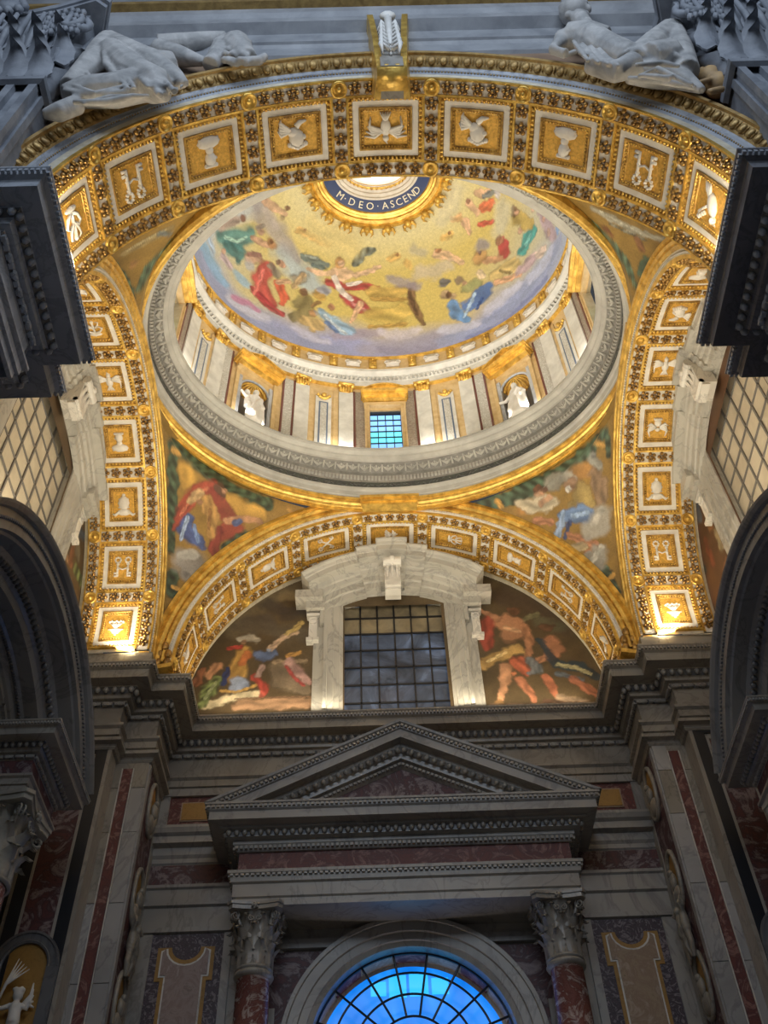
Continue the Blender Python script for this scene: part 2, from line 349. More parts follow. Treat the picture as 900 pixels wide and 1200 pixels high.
#PAINT>
STROKES = {
'dome': [
((150,160,205),0.8,[(-6.7,15.92,35.99,0.388),(-6.39,16.98,35.81,0.444),(-5.64,18.09,35.85,0.503),(-4.48,19.08,35.92,0.461),(-3.15,19.77,35.78,0.434),(-1.78,20.18,35.5,0.435)]),
((205,208,232),0.8,[(-5.73,17.97,36.0,0.181),(-5.08,18.61,36.04,0.183),(-4.5,19.01,36.35,0.165)]),
((198,200,228),0.8,[(-3.44,19.56,36.53,0.167),(-2.7,19.89,36.16,0.188),(-2.15,20.05,36.21,0.147)]),
((170,160,190),0.8,[(-1.78,20.08,36.61,0.211),(-0.84,20.17,36.9,0.213),(-0.08,20.17,37.06,0.214)]),
((200,120,170),0.7,[(-5.58,18.1,36.23,0.142),(-5.1,18.49,36.57,0.144),(-4.76,18.78,36.52,0.103)]),
((190,205,222),0.8,[(-6.48,15.89,37.12,0.398),(-5.63,15.72,38.85,0.411),(-4.78,15.68,39.82,0.418)]),
((172,196,216),0.9,[(-3.82,17.85,39.5,0.431),(-3.28,18.53,39.15,0.433),(-2.72,18.96,38.92,0.379)]),
((165,158,162),0.8,[(-4.7,15.71,39.89,0.272),(-4.57,16.45,39.8,0.36),(-4.07,17.11,39.89,0.364),(-3.54,17.85,39.71,0.303),(-3.27,18.2,39.55,0.195)]),
((190,180,175),0.8,[(-4.46,16.15,40.0,0.148),(-4.14,16.84,39.98,0.171)]),
((80,142,142),0.5,[(-6.08,16.41,37.83,0.244),(-5.61,16.64,38.5,0.331),(-5.12,16.77,39.09,0.273)]),
((66,128,132),0.5,[(-5.86,16.78,37.97,0.205),(-5.47,17.21,38.25,0.25),(-5.47,17.4,38.03,0.145)]),
((160,205,195),0.5,[(-5.92,16.45,38.1,0.061),(-5.54,16.82,38.48,0.062),(-5.21,16.84,38.93,0.052)]),
((170,150,140),0.5,[(-6.01,15.91,38.21,0.244),(-5.66,16.05,38.73,0.227),(-5.46,16.12,38.98,0.145)]),
((128,84,66),0.4,[(-5.29,16.16,39.17,0.156)]),
((190,150,128),0.4,[(-4.7,16.82,39.51,0.148)]),
((150,140,130),0.4,[(-4.81,16.7,39.47,0.095),(-4.59,16.71,39.67,0.085)]),
((205,162,132),0.4,[(-5.0,16.97,39.1,0.116),(-4.62,17.29,39.27,0.106),(-4.31,17.47,39.42,0.096)]),
((176,128,80),0.4,[(-4.31,17.43,39.46,0.192)]),
((140,95,60),0.4,[(-4.3,17.34,39.53,0.085)]),
((128,182,228),0.6,[(-6.65,15.78,36.48,0.196),(-6.49,16.41,36.61,0.278),(-6.22,17.08,36.6,0.261),(-5.92,17.58,36.6,0.182)]),
((170,195,225),0.5,[(-6.42,16.03,37.22,0.12),(-6.3,16.56,37.13,0.121)]),
((190,170,185),0.5,[(-6.01,16.93,37.48,0.163),(-5.79,17.33,37.49,0.144)]),
((205,165,140),0.4,[(-5.98,16.83,37.68,0.102)]),
((200,160,135),0.4,[(-5.14,17.51,38.43,0.168),(-4.8,17.66,38.72,0.159)]),
((150,110,100),0.4,[(-5.14,17.39,38.56,0.094),(-4.73,17.6,38.86,0.095)]),
((140,185,220),0.6,[(-5.55,17.71,37.42,0.186),(-5.3,18.01,37.4,0.207)]),
((185,190,200),0.6,[(-5.15,17.7,38.2,0.188)]),
((196,66,68),0.35,[(-4.5,18.0,38.68,0.255),(-4.76,18.22,38.0,0.379),(-4.58,18.65,37.43,0.377),(-4.18,18.99,37.26,0.21)]),
((176,48,62),0.35,[(-4.97,18.33,37.42,0.146),(-4.52,18.8,37.12,0.167),(-3.9,19.23,37.0,0.105)]),
((230,120,110),0.5,[(-4.63,18.04,38.46,0.074),(-4.8,18.31,37.78,0.073),(-4.96,18.42,37.21,0.062)]),
((214,84,54),0.35,[(-4.06,18.6,38.3,0.213),(-3.83,18.94,37.93,0.213),(-3.91,19.05,37.54,0.127)]),
((205,155,125),0.35,[(-3.92,18.13,39.12,0.14)]),
((120,95,80),0.35,[(-4.08,18.02,39.1,0.096)]),
((140,132,118),0.4,[(-4.33,18.07,38.8,0.171),(-4.1,18.36,38.64,0.171)]),
((205,165,130),0.4,[(-4.1,18.53,38.37,0.096),(-3.65,18.67,38.62,0.097)]),
((150,140,118),0.4,[(-3.37,18.69,38.85,0.216),(-3.09,18.7,39.05,0.195)]),
((195,165,120),0.4,[(-3.09,18.64,39.14,0.108),(-3.47,18.84,38.52,0.097)]),
((140,128,84),0.4,[(-3.37,19.22,37.84,0.235),(-2.96,19.3,38.07,0.257),(-3.09,19.47,37.5,0.255),(-3.5,19.42,37.05,0.19)]),
((126,86,62),0.35,[(-3.08,19.07,38.45,0.151)]),
((206,164,72),0.35,[(-2.49,19.25,38.55,0.216)]),
((150,115,70),0.4,[(-2.72,19.43,37.99,0.086),(-2.49,19.41,38.24,0.086)]),
((205,175,112),0.4,[(-3.09,19.58,37.12,0.212),(-2.53,19.79,37.08,0.233),(-2.71,19.8,36.74,0.169)]),
((180,135,90),0.4,[(-2.72,19.56,37.64,0.15)]),
((148,190,228),0.4,[(-2.39,19.63,37.75,0.214),(-1.88,19.88,37.4,0.278),(-1.31,20.09,36.98,0.213)]),
((205,222,240),0.4,[(-2.25,19.7,37.68,0.064),(-1.78,19.96,37.16,0.075),(-1.41,20.11,36.83,0.053)]),
((178,122,92),0.35,[(-2.01,19.58,38.17,0.14)]),
((95,130,190),0.4,[(-2.16,19.83,37.33,0.085),(-1.78,20.02,36.89,0.085)]),
((160,165,185),0.5,[(-2.34,19.14,38.85,0.174),(-2.15,19.23,38.8,0.152)]),
((104,122,122),0.4,[(-2.13,18.55,39.77,0.131),(-2.61,18.34,39.79,0.196),(-3.08,18.11,39.77,0.109)]),
((104,122,122),0.4,[(-2.32,18.59,39.64,0.087),(-2.71,18.46,39.61,0.087)]),
((104,116,112),0.4,[(-0.96,18.61,40.05,0.154),(-0.65,18.35,40.36,0.155),(-0.15,18.26,40.48,0.099)]),
((150,160,155),0.4,[(-2.51,18.3,39.88,0.055),(-2.98,18.11,39.82,0.044)]),
((230,192,155),0.35,[(-1.75,18.84,39.57,0.219),(-1.31,18.92,39.6,0.242)]),
((196,145,82),0.35,[(-1.59,18.52,40.0,0.187)]),
((220,180,145),0.35,[(-1.56,18.59,39.93,0.11)]),
((224,186,150),0.35,[(-1.85,18.81,39.58,0.12),(-2.33,18.75,39.44,0.109),(-2.9,18.52,39.42,0.087)]),
((222,184,150),0.35,[(-0.97,18.95,39.64,0.11),(-0.48,18.91,39.76,0.099),(0.0,18.76,39.96,0.088)]),
((184,48,64),0.35,[(-2.1,19.01,39.19,0.153),(-1.47,19.21,39.13,0.175),(-0.79,19.27,39.21,0.153),(-0.08,19.31,39.21,0.088)]),
((176,46,66),0.35,[(-1.38,19.44,38.75,0.218),(-0.91,19.69,38.38,0.261),(-0.43,19.86,38.07,0.195),(-0.04,19.87,38.07,0.13)]),
((228,218,212),0.4,[(-1.85,18.92,39.42,0.098),(-1.62,19.25,39.01,0.109),(-1.19,19.54,38.62,0.087)]),
((232,222,216),0.4,[(-1.27,19.17,39.25,0.088),(-0.78,19.15,39.39,0.066)]),
((224,140,140),0.4,[(-1.1,19.63,38.47,0.065),(-0.62,19.81,38.18,0.065)]),
((224,180,142),0.35,[(-0.81,19.65,38.5,0.12),(-1.01,19.82,38.03,0.108),(-1.16,19.95,37.59,0.075)]),
((224,180,142),0.35,[(-1.21,19.97,37.52,0.064)]),
((214,174,96),0.5,[(-3.23,17.24,40.36,0.13),(-2.95,17.39,40.41,0.152)]),
((214,174,96),0.5,[(-2.67,17.59,40.41,0.131),(-2.3,17.8,40.41,0.142),(-2.06,17.93,40.4,0.132)]),
((150,105,60),0.5,[(-2.97,17.29,40.47,0.065)]),
((150,105,60),0.5,[(-2.22,17.75,40.48,0.055)]),
((215,175,140),0.4,[(-4.48,15.79,40.07,0.126),(-4.19,16.15,40.22,0.149),(-3.76,16.53,40.39,0.107)]),
((140,100,70),0.4,[(-3.64,16.39,40.52,0.097)]),
((205,165,120),0.4,[(-4.42,15.53,40.15,0.105)]),
((170,150,110),0.4,[(-3.86,16.67,40.27,0.086)]),
((226,206,130),0.9,[(-2.66,17.19,40.67,0.327),(-1.13,18.09,40.52,0.441)]),
((206,172,80),0.35,[(-0.31,19.4,39.06,0.213),(0.53,19.45,38.94,0.236),(1.22,19.34,38.98,0.213)]),
((188,150,66),0.35,[(-0.32,19.57,38.73,0.094),(0.62,19.61,38.63,0.094),(1.25,19.55,38.59,0.071)]),
((216,186,86),0.4,[(-0.13,19.89,38.01,0.397),(0.91,19.87,37.92,0.397)]),
((196,158,70),0.4,[(-0.46,20.09,37.34,0.093),(0.99,20.04,37.37,0.093)]),
((134,100,68),0.35,[(1.33,19.24,39.12,0.142),(1.33,19.6,38.46,0.153),(1.57,19.87,37.66,0.139),(1.7,19.97,37.21,0.092)]),
((100,72,50),0.4,[(1.21,19.43,38.82,0.071),(1.48,19.83,37.81,0.07)]),
((168,164,192),0.7,[(-0.59,20.32,35.92,0.407),(0.42,20.32,36.06,0.454),(1.43,20.21,36.03,0.43),(2.45,19.97,36.16,0.384)]),
((214,208,224),0.7,[(0.05,20.18,37.05,0.208),(0.66,20.19,36.84,0.253),(1.38,20.09,36.93,0.207)]),
((150,148,182),0.7,[(0.01,20.34,35.92,0.204),(0.91,20.3,35.63,0.202),(2.01,20.12,35.65,0.179)]),
((150,166,216),0.7,[(2.74,19.9,36.01,0.383),(3.91,19.41,35.89,0.446),(5.0,18.64,36.25,0.466),(5.93,17.64,36.34,0.437),(6.42,16.78,36.27,0.323),(6.67,16.02,36.16,0.212)]),
((206,210,238),0.6,[(4.28,19.08,36.69,0.248),(4.87,18.62,36.83,0.247),(5.34,18.19,36.83,0.2)]),
((196,206,240),0.6,[(5.78,17.77,36.6,0.198),(6.2,17.18,36.46,0.217),(6.44,16.59,36.53,0.172)]),
((202,206,234),0.6,[(2.48,19.9,36.63,0.205),(3.17,19.69,36.42,0.226),(3.74,19.47,36.19,0.157)]),
((120,136,200),0.7,[(3.39,19.67,35.58,0.134),(4.53,19.06,35.42,0.132),(5.49,18.26,35.7,0.131),(6.2,17.34,35.73,0.107)]),
((66,116,192),0.35,[(3.55,19.31,37.36,0.275),(3.97,18.99,37.6,0.321),(4.28,18.71,37.8,0.252)]),
((84,146,214),0.35,[(2.92,19.42,37.82,0.185),(3.03,19.57,37.24,0.206),(3.39,19.55,36.68,0.159)]),
((168,200,238),0.4,[(3.79,19.0,37.84,0.069),(3.55,19.31,37.36,0.069),(3.31,19.53,36.95,0.057)]),
((40,80,150),0.4,[(4.05,19.01,37.42,0.068),(3.82,19.26,37.05,0.057)]),
((146,150,98),0.4,[(3.51,18.97,38.23,0.185),(3.91,18.75,38.22,0.185)]),
((140,120,100),0.4,[(3.26,18.85,38.69,0.163)]),
((190,150,120),0.4,[(3.43,18.87,38.5,0.093)]),
((180,150,118),0.4,[(2.6,19.3,38.38,0.175),(2.95,19.26,38.17,0.163)]),
((110,110,120),0.4,[(2.63,19.03,38.86,0.164),(2.83,18.97,38.83,0.094)]),
((110,75,50),0.4,[(2.8,19.27,38.3,0.116)]),
((230,205,170),0.4,[(4.04,18.47,38.55,0.139),(4.12,18.53,38.34,0.115)]),
((190,52,62),0.35,[(4.94,17.29,38.91,0.16),(5.01,17.6,38.52,0.205)]),
((214,188,118),0.35,[(4.6,18.34,38.05,0.251),(5.03,17.96,38.02,0.295),(5.42,17.7,37.7,0.18)]),
((150,130,80),0.4,[(4.79,18.15,38.08,0.057),(5.14,18.05,37.65,0.056)]),
((222,172,132),0.35,[(4.62,18.48,37.75,0.137),(5.12,18.17,37.45,0.113),(5.47,17.9,37.21,0.1)]),
((205,155,115),0.4,[(4.82,17.85,38.48,0.126),(4.35,18.04,38.8,0.115),(4.03,18.06,39.1,0.104)]),
((188,146,86),0.35,[(4.07,18.04,39.09,0.232)]),
((130,90,60),0.4,[(4.08,17.92,39.21,0.081)]),
((165,115,86),0.35,[(4.85,17.3,39.01,0.149)]),
((44,158,160),0.35,[(5.97,16.48,37.99,0.199),(5.76,16.91,38.04,0.246),(5.58,17.3,37.96,0.18)]),
((120,200,200),0.4,[(5.89,16.65,38.03,0.067),(5.72,17.05,37.99,0.067)]),
((190,150,130),0.4,[(5.56,16.67,38.56,0.135)]),
((190,165,82),0.4,[(5.48,16.32,38.87,0.247),(5.81,16.33,38.37,0.223)]),
((126,98,72),0.35,[(5.35,16.12,39.12,0.18)]),
((205,160,130),0.4,[(5.44,16.17,38.99,0.101)]),
((172,152,172),0.5,[(6.19,15.68,37.92,0.24),(6.41,16.01,37.26,0.26),(6.53,16.17,36.71,0.193)]),
((205,170,150),0.4,[(5.96,15.75,38.34,0.11)]),
((205,165,150),0.4,[(6.27,15.88,37.68,0.109)]),
((200,170,160),0.4,[(6.41,16.17,37.16,0.108)]),
((220,200,190),0.4,[(5.93,17.24,37.27,0.155),(6.24,16.81,36.99,0.153)]),
((185,160,175),0.5,[(5.84,17.36,37.3,0.2),(5.49,17.81,37.36,0.179)]),
((225,185,145),0.4,[(2.38,18.27,39.98,0.13),(2.79,18.25,39.79,0.165),(3.18,18.33,39.47,0.129),(3.43,18.34,39.28,0.07)]),
((180,125,80),0.4,[(2.48,18.15,40.04,0.095)]),
((226,110,62),0.4,[(4.21,16.45,40.11,0.161),(4.53,16.13,39.95,0.16)]),
((208,78,60),0.4,[(4.11,17.01,39.91,0.093),(4.59,16.79,39.63,0.08)]),
((225,180,142),0.4,[(3.72,16.37,40.47,0.162),(4.02,16.59,40.19,0.139)]),
((160,110,80),0.4,[(3.67,16.27,40.53,0.093)]),
((225,180,142),0.4,[(4.01,15.93,40.4,0.138),(4.48,15.8,40.07,0.137)]),
((225,180,142),0.4,[(3.57,17.04,40.27,0.152),(3.72,17.36,39.98,0.105)]),
((215,170,110),0.5,[(3.28,16.96,40.49,0.152),(3.08,17.04,40.55,0.117)]),
((120,130,130),0.4,[(4.3,15.95,40.18,0.092),(4.66,15.65,39.93,0.102)]),
((200,195,200),0.5,[(4.75,15.72,39.84,0.136)]),
((220,180,92),0.5,[(0.53,18.54,40.18,0.131),(0.8,18.46,40.24,0.143)]),
((220,180,92),0.5,[(1.21,18.67,39.94,0.166)]),
((220,180,92),0.5,[(2.71,17.72,40.3,0.13),(2.96,17.58,40.28,0.13)]),
((150,105,60),0.5,[(0.78,18.4,40.29,0.06)]),
((150,105,60),0.5,[(2.93,17.53,40.32,0.059)]),
((205,192,168),0.7,[(1.62,18.89,39.55,0.237),(2.25,18.76,39.47,0.283),(2.87,18.53,39.43,0.235)]),
((160,150,162),0.7,[(0.55,19.11,39.48,0.19),(1.08,19.2,39.27,0.189),(1.59,19.22,39.06,0.165)]),
((150,145,162),0.7,[(4.09,17.69,39.43,0.186),(4.33,17.59,39.3,0.162)]),
((190,180,150),0.8,[(1.44,18.23,40.33,0.167),(1.86,18.28,40.16,0.166)]),
((108,158,230),0.6,[(6.62,15.82,36.6,0.149),(6.67,15.49,36.52,0.127)]),
((210,206,180),0.8,[(4.86,16.87,39.31,0.297),(5.04,16.1,39.48,0.295)]),
((222,212,170),0.8,[(3.23,15.98,40.85,0.302),(2.72,17.0,40.74,0.306)]),
],
'pl': [
((56,80,58),0.3,[(-6.63,17.98,26.65,0.186),(-6.69,18.82,26.11,0.168),(-6.72,19.76,25.29,0.149),(-6.76,20.38,24.49,0.13)]),
((56,80,58),0.3,[(-6.51,18.12,26.7,0.205),(-5.75,19.23,26.81,0.192),(-4.98,20.0,26.84,0.195),(-4.0,20.66,26.92,0.178)]),
((56,80,58),0.3,[(-4.68,21.09,25.89,0.175),(-5.23,21.1,25.34,0.154)]),
((52,74,56),0.3,[(-6.7,20.8,23.84,0.147),(-6.69,21.02,23.25,0.164)]),
((52,74,56),0.3,[(-6.51,21.1,23.32,0.128)]),
((206,156,42),0.5,[(-6.37,18.79,26.47,0.207),(-6.27,19.12,26.34,0.227)]),
((206,156,42),0.5,[(-5.23,20.14,26.47,0.194),(-4.75,20.52,26.5,0.254),(-4.18,20.85,26.57,0.158)]),
((172,62,36),0.3,[(-5.64,19.63,26.55,0.192),(-6.06,19.5,26.26,0.209),(-6.44,19.68,25.7,0.188),(-6.65,19.98,25.15,0.112)]),
((150,54,36),0.3,[(-5.61,19.71,26.51,0.173),(-5.39,20.26,26.22,0.232),(-5.0,20.72,26.07,0.252),(-5.31,20.81,25.66,0.173)]),
((140,46,36),0.3,[(-5.51,20.67,25.64,0.173),(-5.58,20.94,25.18,0.172),(-5.5,21.12,24.99,0.095)]),
((205,110,70),0.4,[(-5.76,19.58,26.48,0.048),(-6.22,19.61,26.01,0.047),(-6.52,19.82,25.48,0.038)]),
((206,170,110),0.4,[(-5.99,19.6,26.25,0.133),(-6.29,19.64,25.9,0.076)]),
((188,140,62),0.3,[(-5.81,19.88,26.18,0.153),(-5.62,20.33,25.91,0.192),(-5.66,20.65,25.5,0.153)]),
((140,95,40),0.4,[(-5.7,20.12,26.06,0.048),(-5.74,20.5,25.59,0.048)]),
((58,88,156),0.3,[(-6.3,20.0,25.55,0.17),(-6.41,20.22,25.16,0.207),(-6.08,20.55,25.15,0.17),(-5.93,20.73,25.08,0.095)]),
((160,184,220),0.4,[(-6.34,19.98,25.53,0.057),(-6.45,20.2,25.14,0.056),(-6.52,20.32,24.9,0.047)]),
((120,150,205),0.4,[(-6.15,20.24,25.44,0.057),(-6.04,20.62,25.1,0.057)]),
((96,64,44),0.3,[(-5.41,19.73,26.66,0.174),(-5.34,19.9,26.59,0.116)]),
((190,135,95),0.3,[(-5.28,19.86,26.67,0.077)]),
((180,128,86),0.3,[(-5.23,20.56,26.03,0.097),(-4.75,20.71,26.29,0.088),(-4.26,20.94,26.41,0.098)]),
((70,90,140),0.4,[(-5.0,20.72,26.07,0.078),(-4.83,20.74,26.19,0.078)]),
((170,120,80),0.3,[(-6.0,19.82,26.05,0.086)]),
((150,145,140),0.5,[(-6.43,20.74,24.37,0.316),(-6.06,20.93,24.56,0.338),(-6.19,21.02,24.17,0.298)]),
((186,182,174),0.6,[(-6.51,20.61,24.48,0.112),(-6.14,20.78,24.71,0.113)]),
((110,105,102),0.6,[(-6.34,20.98,24.02,0.093)]),
((214,160,56),0.3,[(-6.62,18.13,26.58,0.084),(-6.49,18.32,26.62,0.056)]),
((214,160,56),0.3,[(-6.67,20.96,23.48,0.064),(-6.49,21.07,23.47,0.064)]),
((214,160,56),0.3,[(-3.34,20.94,27.01,0.07),(-3.2,21.09,26.91,0.06)]),
],
'pr': [
((66,94,76),0.3,[(2.76,21.11,27.09,0.113),(3.73,20.82,26.92,0.223),(4.67,20.24,26.87,0.243),(5.56,19.52,26.7,0.239),(6.23,18.68,26.66,0.213),(6.66,17.92,26.64,0.126)]),
((60,84,66),0.3,[(6.49,21.05,23.56,0.186),(6.67,21.11,22.83,0.143)]),
((60,84,66),0.3,[(6.74,18.05,26.5,0.105),(6.77,18.53,26.21,0.084)]),
((176,124,48),0.5,[(5.9,19.46,26.45,0.258),(6.23,19.19,26.32,0.213)]),
((176,124,48),0.5,[(4.27,20.87,26.49,0.199)]),
((150,145,132),0.4,[(5.21,19.92,26.68,0.218),(5.56,19.67,26.59,0.195),(5.81,19.57,26.44,0.129)]),
((188,136,96),0.3,[(4.84,20.31,26.63,0.187)]),
((110,70,45),0.3,[(4.8,20.22,26.76,0.11),(4.98,20.16,26.65,0.088)]),
((200,186,156),0.35,[(4.19,20.75,26.67,0.133),(4.64,20.69,26.41,0.22),(5.18,20.39,26.26,0.196)]),
((200,150,110),0.35,[(4.87,20.54,26.38,0.099),(5.15,20.3,26.38,0.087)]),
((146,110,80),0.3,[(5.77,19.74,26.34,0.194)]),
((215,210,200),0.3,[(5.68,19.9,26.29,0.097)]),
((172,146,76),0.35,[(6.05,19.76,26.05,0.236),(6.12,20.04,25.71,0.257),(5.78,20.26,25.84,0.151)]),
((96,132,184),0.35,[(5.51,20.56,25.76,0.195),(5.94,20.35,25.56,0.257),(6.22,20.25,25.36,0.192)]),
((148,176,216),0.4,[(5.52,20.5,25.84,0.065),(5.41,20.79,25.59,0.108),(5.29,21.06,25.32,0.097)]),
((150,180,220),0.4,[(5.76,20.46,25.62,0.065),(6.19,20.2,25.45,0.064)]),
((50,70,120),0.4,[(5.67,20.62,25.53,0.065),(5.51,20.98,25.21,0.065)]),
((188,124,84),0.35,[(4.71,20.96,26.04,0.099),(5.15,20.83,25.79,0.109)]),
((188,124,84),0.3,[(5.64,20.89,25.18,0.107),(6.12,20.81,24.7,0.127),(6.31,20.74,24.54,0.095)]),
((184,120,80),0.3,[(6.09,20.96,24.45,0.116)]),
((180,160,120),0.4,[(5.68,21.1,24.77,0.15),(6.03,20.9,24.67,0.106)]),
((152,122,92),0.35,[(6.43,19.18,26.13,0.191),(6.58,19.4,25.8,0.233),(6.55,19.7,25.57,0.191)]),
((165,165,155),0.35,[(6.35,18.86,26.43,0.17),(6.51,18.9,26.24,0.148)]),
((130,130,125),0.35,[(6.39,18.72,26.48,0.085)]),
((168,162,150),0.5,[(6.55,20.06,25.19,0.275),(6.44,20.35,24.95,0.275),(6.23,20.54,24.97,0.233)]),
((195,190,178),0.5,[(6.55,19.96,25.29,0.085),(6.33,20.35,25.1,0.085)]),
((150,146,136),0.5,[(6.41,20.81,24.27,0.252),(6.29,21.04,23.97,0.272),(6.07,21.06,24.28,0.148)]),
((186,182,170),0.5,[(6.47,20.71,24.37,0.084),(6.18,21.05,24.12,0.074)]),
((214,160,56),0.3,[(6.46,18.36,26.63,0.063),(6.63,18.35,26.46,0.063)]),
((214,160,56),0.3,[(3.54,20.86,26.99,0.078),(3.67,20.96,26.79,0.067)]),
((214,160,56),0.3,[(6.5,21.1,23.35,0.072),(6.68,20.98,23.41,0.072)]),
],
'lun': [
((120,104,76),0.8,[(-5.12,23.5,23.97,0.293),(-4.67,23.5,24.92,0.299),(-3.2,23.5,26.01,0.307)]),
((74,64,56),0.6,[(-4.06,23.5,25.15,0.261),(-3.69,23.5,24.88,0.199)]),
((66,56,50),0.6,[(-3.42,23.5,24.74,0.239),(-2.89,23.5,24.84,0.259)]),
((84,74,64),0.6,[(-4.71,23.5,24.31,0.236),(-4.11,23.5,24.41,0.237),(-3.92,23.5,24.16,0.176)]),
((146,126,86),0.7,[(-3.54,23.5,25.5,0.182),(-3.09,23.5,25.48,0.162)]),
((100,88,70),0.8,[(-5.14,23.5,24.21,0.196),(-2.85,23.5,23.75,0.291)]),
((190,180,160),0.35,[(-4.88,23.5,23.63,0.116),(-4.66,23.5,23.65,0.136),(-4.36,23.5,23.56,0.116)]),
((150,110,75),0.35,[(-4.78,23.5,23.48,0.077)]),
((196,150,60),0.35,[(-4.74,23.5,23.02,0.191),(-4.91,23.5,22.47,0.245),(-4.92,23.5,22.08,0.242)]),
((200,110,44),0.35,[(-4.65,23.5,22.96,0.133),(-4.8,23.5,22.63,0.113)]),
((94,116,160),0.35,[(-4.31,23.5,22.95,0.152),(-4.05,23.5,22.82,0.171),(-3.85,23.5,23.04,0.134)]),
((210,175,140),0.35,[(-3.94,23.5,23.16,0.096),(-3.58,23.5,23.61,0.087),(-3.12,23.5,23.86,0.078)]),
((150,165,195),0.4,[(-3.98,23.5,23.1,0.057)]),
((190,56,40),0.35,[(-5.27,23.5,23.22,0.057),(-4.89,23.5,23.28,0.077)]),
((34,54,110),0.35,[(-5.19,23.5,22.37,0.075),(-5.31,23.5,21.83,0.111)]),
((150,166,196),0.4,[(-4.86,23.5,21.87,0.185),(-4.68,23.5,21.7,0.148),(-5.0,23.5,21.61,0.129)]),
((205,160,70),0.35,[(-5.32,23.5,21.51,0.046),(-4.82,23.5,21.44,0.046),(-4.27,23.5,21.68,0.046)]),
((216,198,156),0.4,[(-5.75,23.5,20.91,0.108),(-5.13,23.5,21.19,0.128),(-4.57,23.5,21.27,0.128),(-4.08,23.5,21.36,0.092)]),
((112,128,70),0.4,[(-5.45,23.5,21.94,0.149),(-5.66,23.5,21.63,0.203),(-5.84,23.5,21.01,0.127)]),
((150,160,110),0.4,[(-5.52,23.5,21.84,0.046),(-5.78,23.5,21.22,0.046)]),
((192,132,86),0.35,[(-5.93,23.5,22.24,0.14)]),
((196,140,96),0.35,[(-5.54,23.5,22.52,0.141),(-5.71,23.5,22.12,0.112)]),
((150,90,55),0.35,[(-5.99,23.5,22.4,0.075),(-6.1,23.5,21.86,0.13)]),
((184,58,40),0.4,[(-4.33,23.5,22.01,0.112),(-4.01,23.5,21.56,0.129),(-4.08,23.5,21.3,0.091)]),
((170,140,130),0.4,[(-4.15,23.5,22.44,0.094),(-4.25,23.5,22.06,0.075)]),
((138,118,92),0.35,[(-3.65,23.5,22.41,0.226),(-3.53,23.5,21.76,0.277),(-2.95,23.5,21.73,0.277),(-2.78,23.5,21.41,0.183)]),
((165,140,105),0.35,[(-3.74,23.5,22.59,0.076),(-2.82,23.5,22.6,0.076)]),
((196,150,140),0.35,[(-3.32,23.5,22.62,0.132),(-2.97,23.5,22.17,0.15),(-2.7,23.5,21.72,0.092)]),
((186,64,58),0.4,[(-3.4,23.5,22.4,0.047),(-3.13,23.5,21.96,0.046),(-2.83,23.5,21.62,0.046)]),
((205,150,60),0.4,[(-3.33,23.5,22.85,0.076),(-3.0,23.5,22.95,0.076)]),
((200,170,90),0.5,[(-3.0,23.5,24.24,0.079),(-3.21,23.5,23.95,0.088),(-3.46,23.5,23.78,0.058)]),
((166,126,90),0.35,[(-4.7,23.5,20.92,0.181),(-3.73,23.5,20.93,0.181),(-2.68,23.5,20.94,0.181)]),
((130,96,66),0.35,[(-4.88,23.5,21.18,0.027),(-3.75,23.5,21.18,0.027),(-2.61,23.5,21.17,0.027)]),
((84,66,50),0.8,[(3.67,23.5,25.11,0.339),(4.44,23.5,24.8,0.291),(5.45,23.5,23.65,0.284)]),
((104,100,72),0.7,[(4.72,23.5,23.96,0.198),(5.26,23.5,23.66,0.196)]),
((120,115,80),0.4,[(4.24,23.5,24.11,0.088),(4.67,23.5,24.3,0.089)]),
((170,66,42),0.35,[(3.12,23.5,24.16,0.177),(2.98,23.5,23.5,0.195),(2.89,23.5,22.98,0.15)]),
((190,130,86),0.3,[(3.64,23.5,24.0,0.264),(3.97,23.5,23.92,0.241),(3.76,23.5,23.4,0.282)]),
((222,170,120),0.4,[(3.61,23.5,23.73,0.087),(3.98,23.5,23.58,0.076)]),
((120,78,50),0.3,[(3.95,23.5,24.47,0.167),(3.81,23.5,24.54,0.089)]),
((185,125,82),0.3,[(4.22,23.5,23.77,0.131),(4.27,23.5,23.05,0.118),(4.11,23.5,22.42,0.095)]),
((190,132,90),0.3,[(3.36,23.5,24.15,0.132),(3.14,23.5,24.36,0.1),(2.91,23.5,24.51,0.078)]),
((206,162,82),0.35,[(2.72,23.5,22.23,0.168),(3.17,23.5,22.52,0.17),(3.88,23.5,22.81,0.171)]),
((240,205,130),0.4,[(2.87,23.5,22.34,0.053),(3.48,23.5,22.7,0.053)]),
((200,96,56),0.35,[(3.81,23.5,22.3,0.19),(4.03,23.5,21.86,0.146)]),
((204,144,98),0.3,[(3.4,23.5,22.07,0.157),(3.28,23.5,21.47,0.134),(3.12,23.5,20.89,0.092)]),
((150,110,60),0.35,[(3.06,23.5,20.72,0.091),(2.86,23.5,20.61,0.061)]),
((190,116,76),0.3,[(3.76,23.5,21.57,0.135),(3.97,23.5,21.09,0.113),(4.1,23.5,20.73,0.081)]),
((205,120,70),0.35,[(3.61,23.5,21.82,0.063)]),
((176,116,78),0.3,[(4.92,23.5,23.08,0.237),(5.16,23.5,22.75,0.214),(4.93,23.5,22.51,0.191)]),
((108,72,48),0.3,[(4.87,23.5,23.71,0.164),(5.07,23.5,23.74,0.109)]),
((185,125,85),0.3,[(4.74,23.5,22.49,0.106),(4.37,23.5,22.28,0.084)]),
((42,62,74),0.35,[(4.6,23.5,23.16,0.086),(5.01,23.5,22.13,0.147),(5.73,23.5,21.98,0.189),(6.08,23.5,21.6,0.125)]),
((180,172,124),0.35,[(5.01,23.5,22.13,0.063),(5.55,23.5,21.98,0.073),(5.97,23.5,21.72,0.052)]),
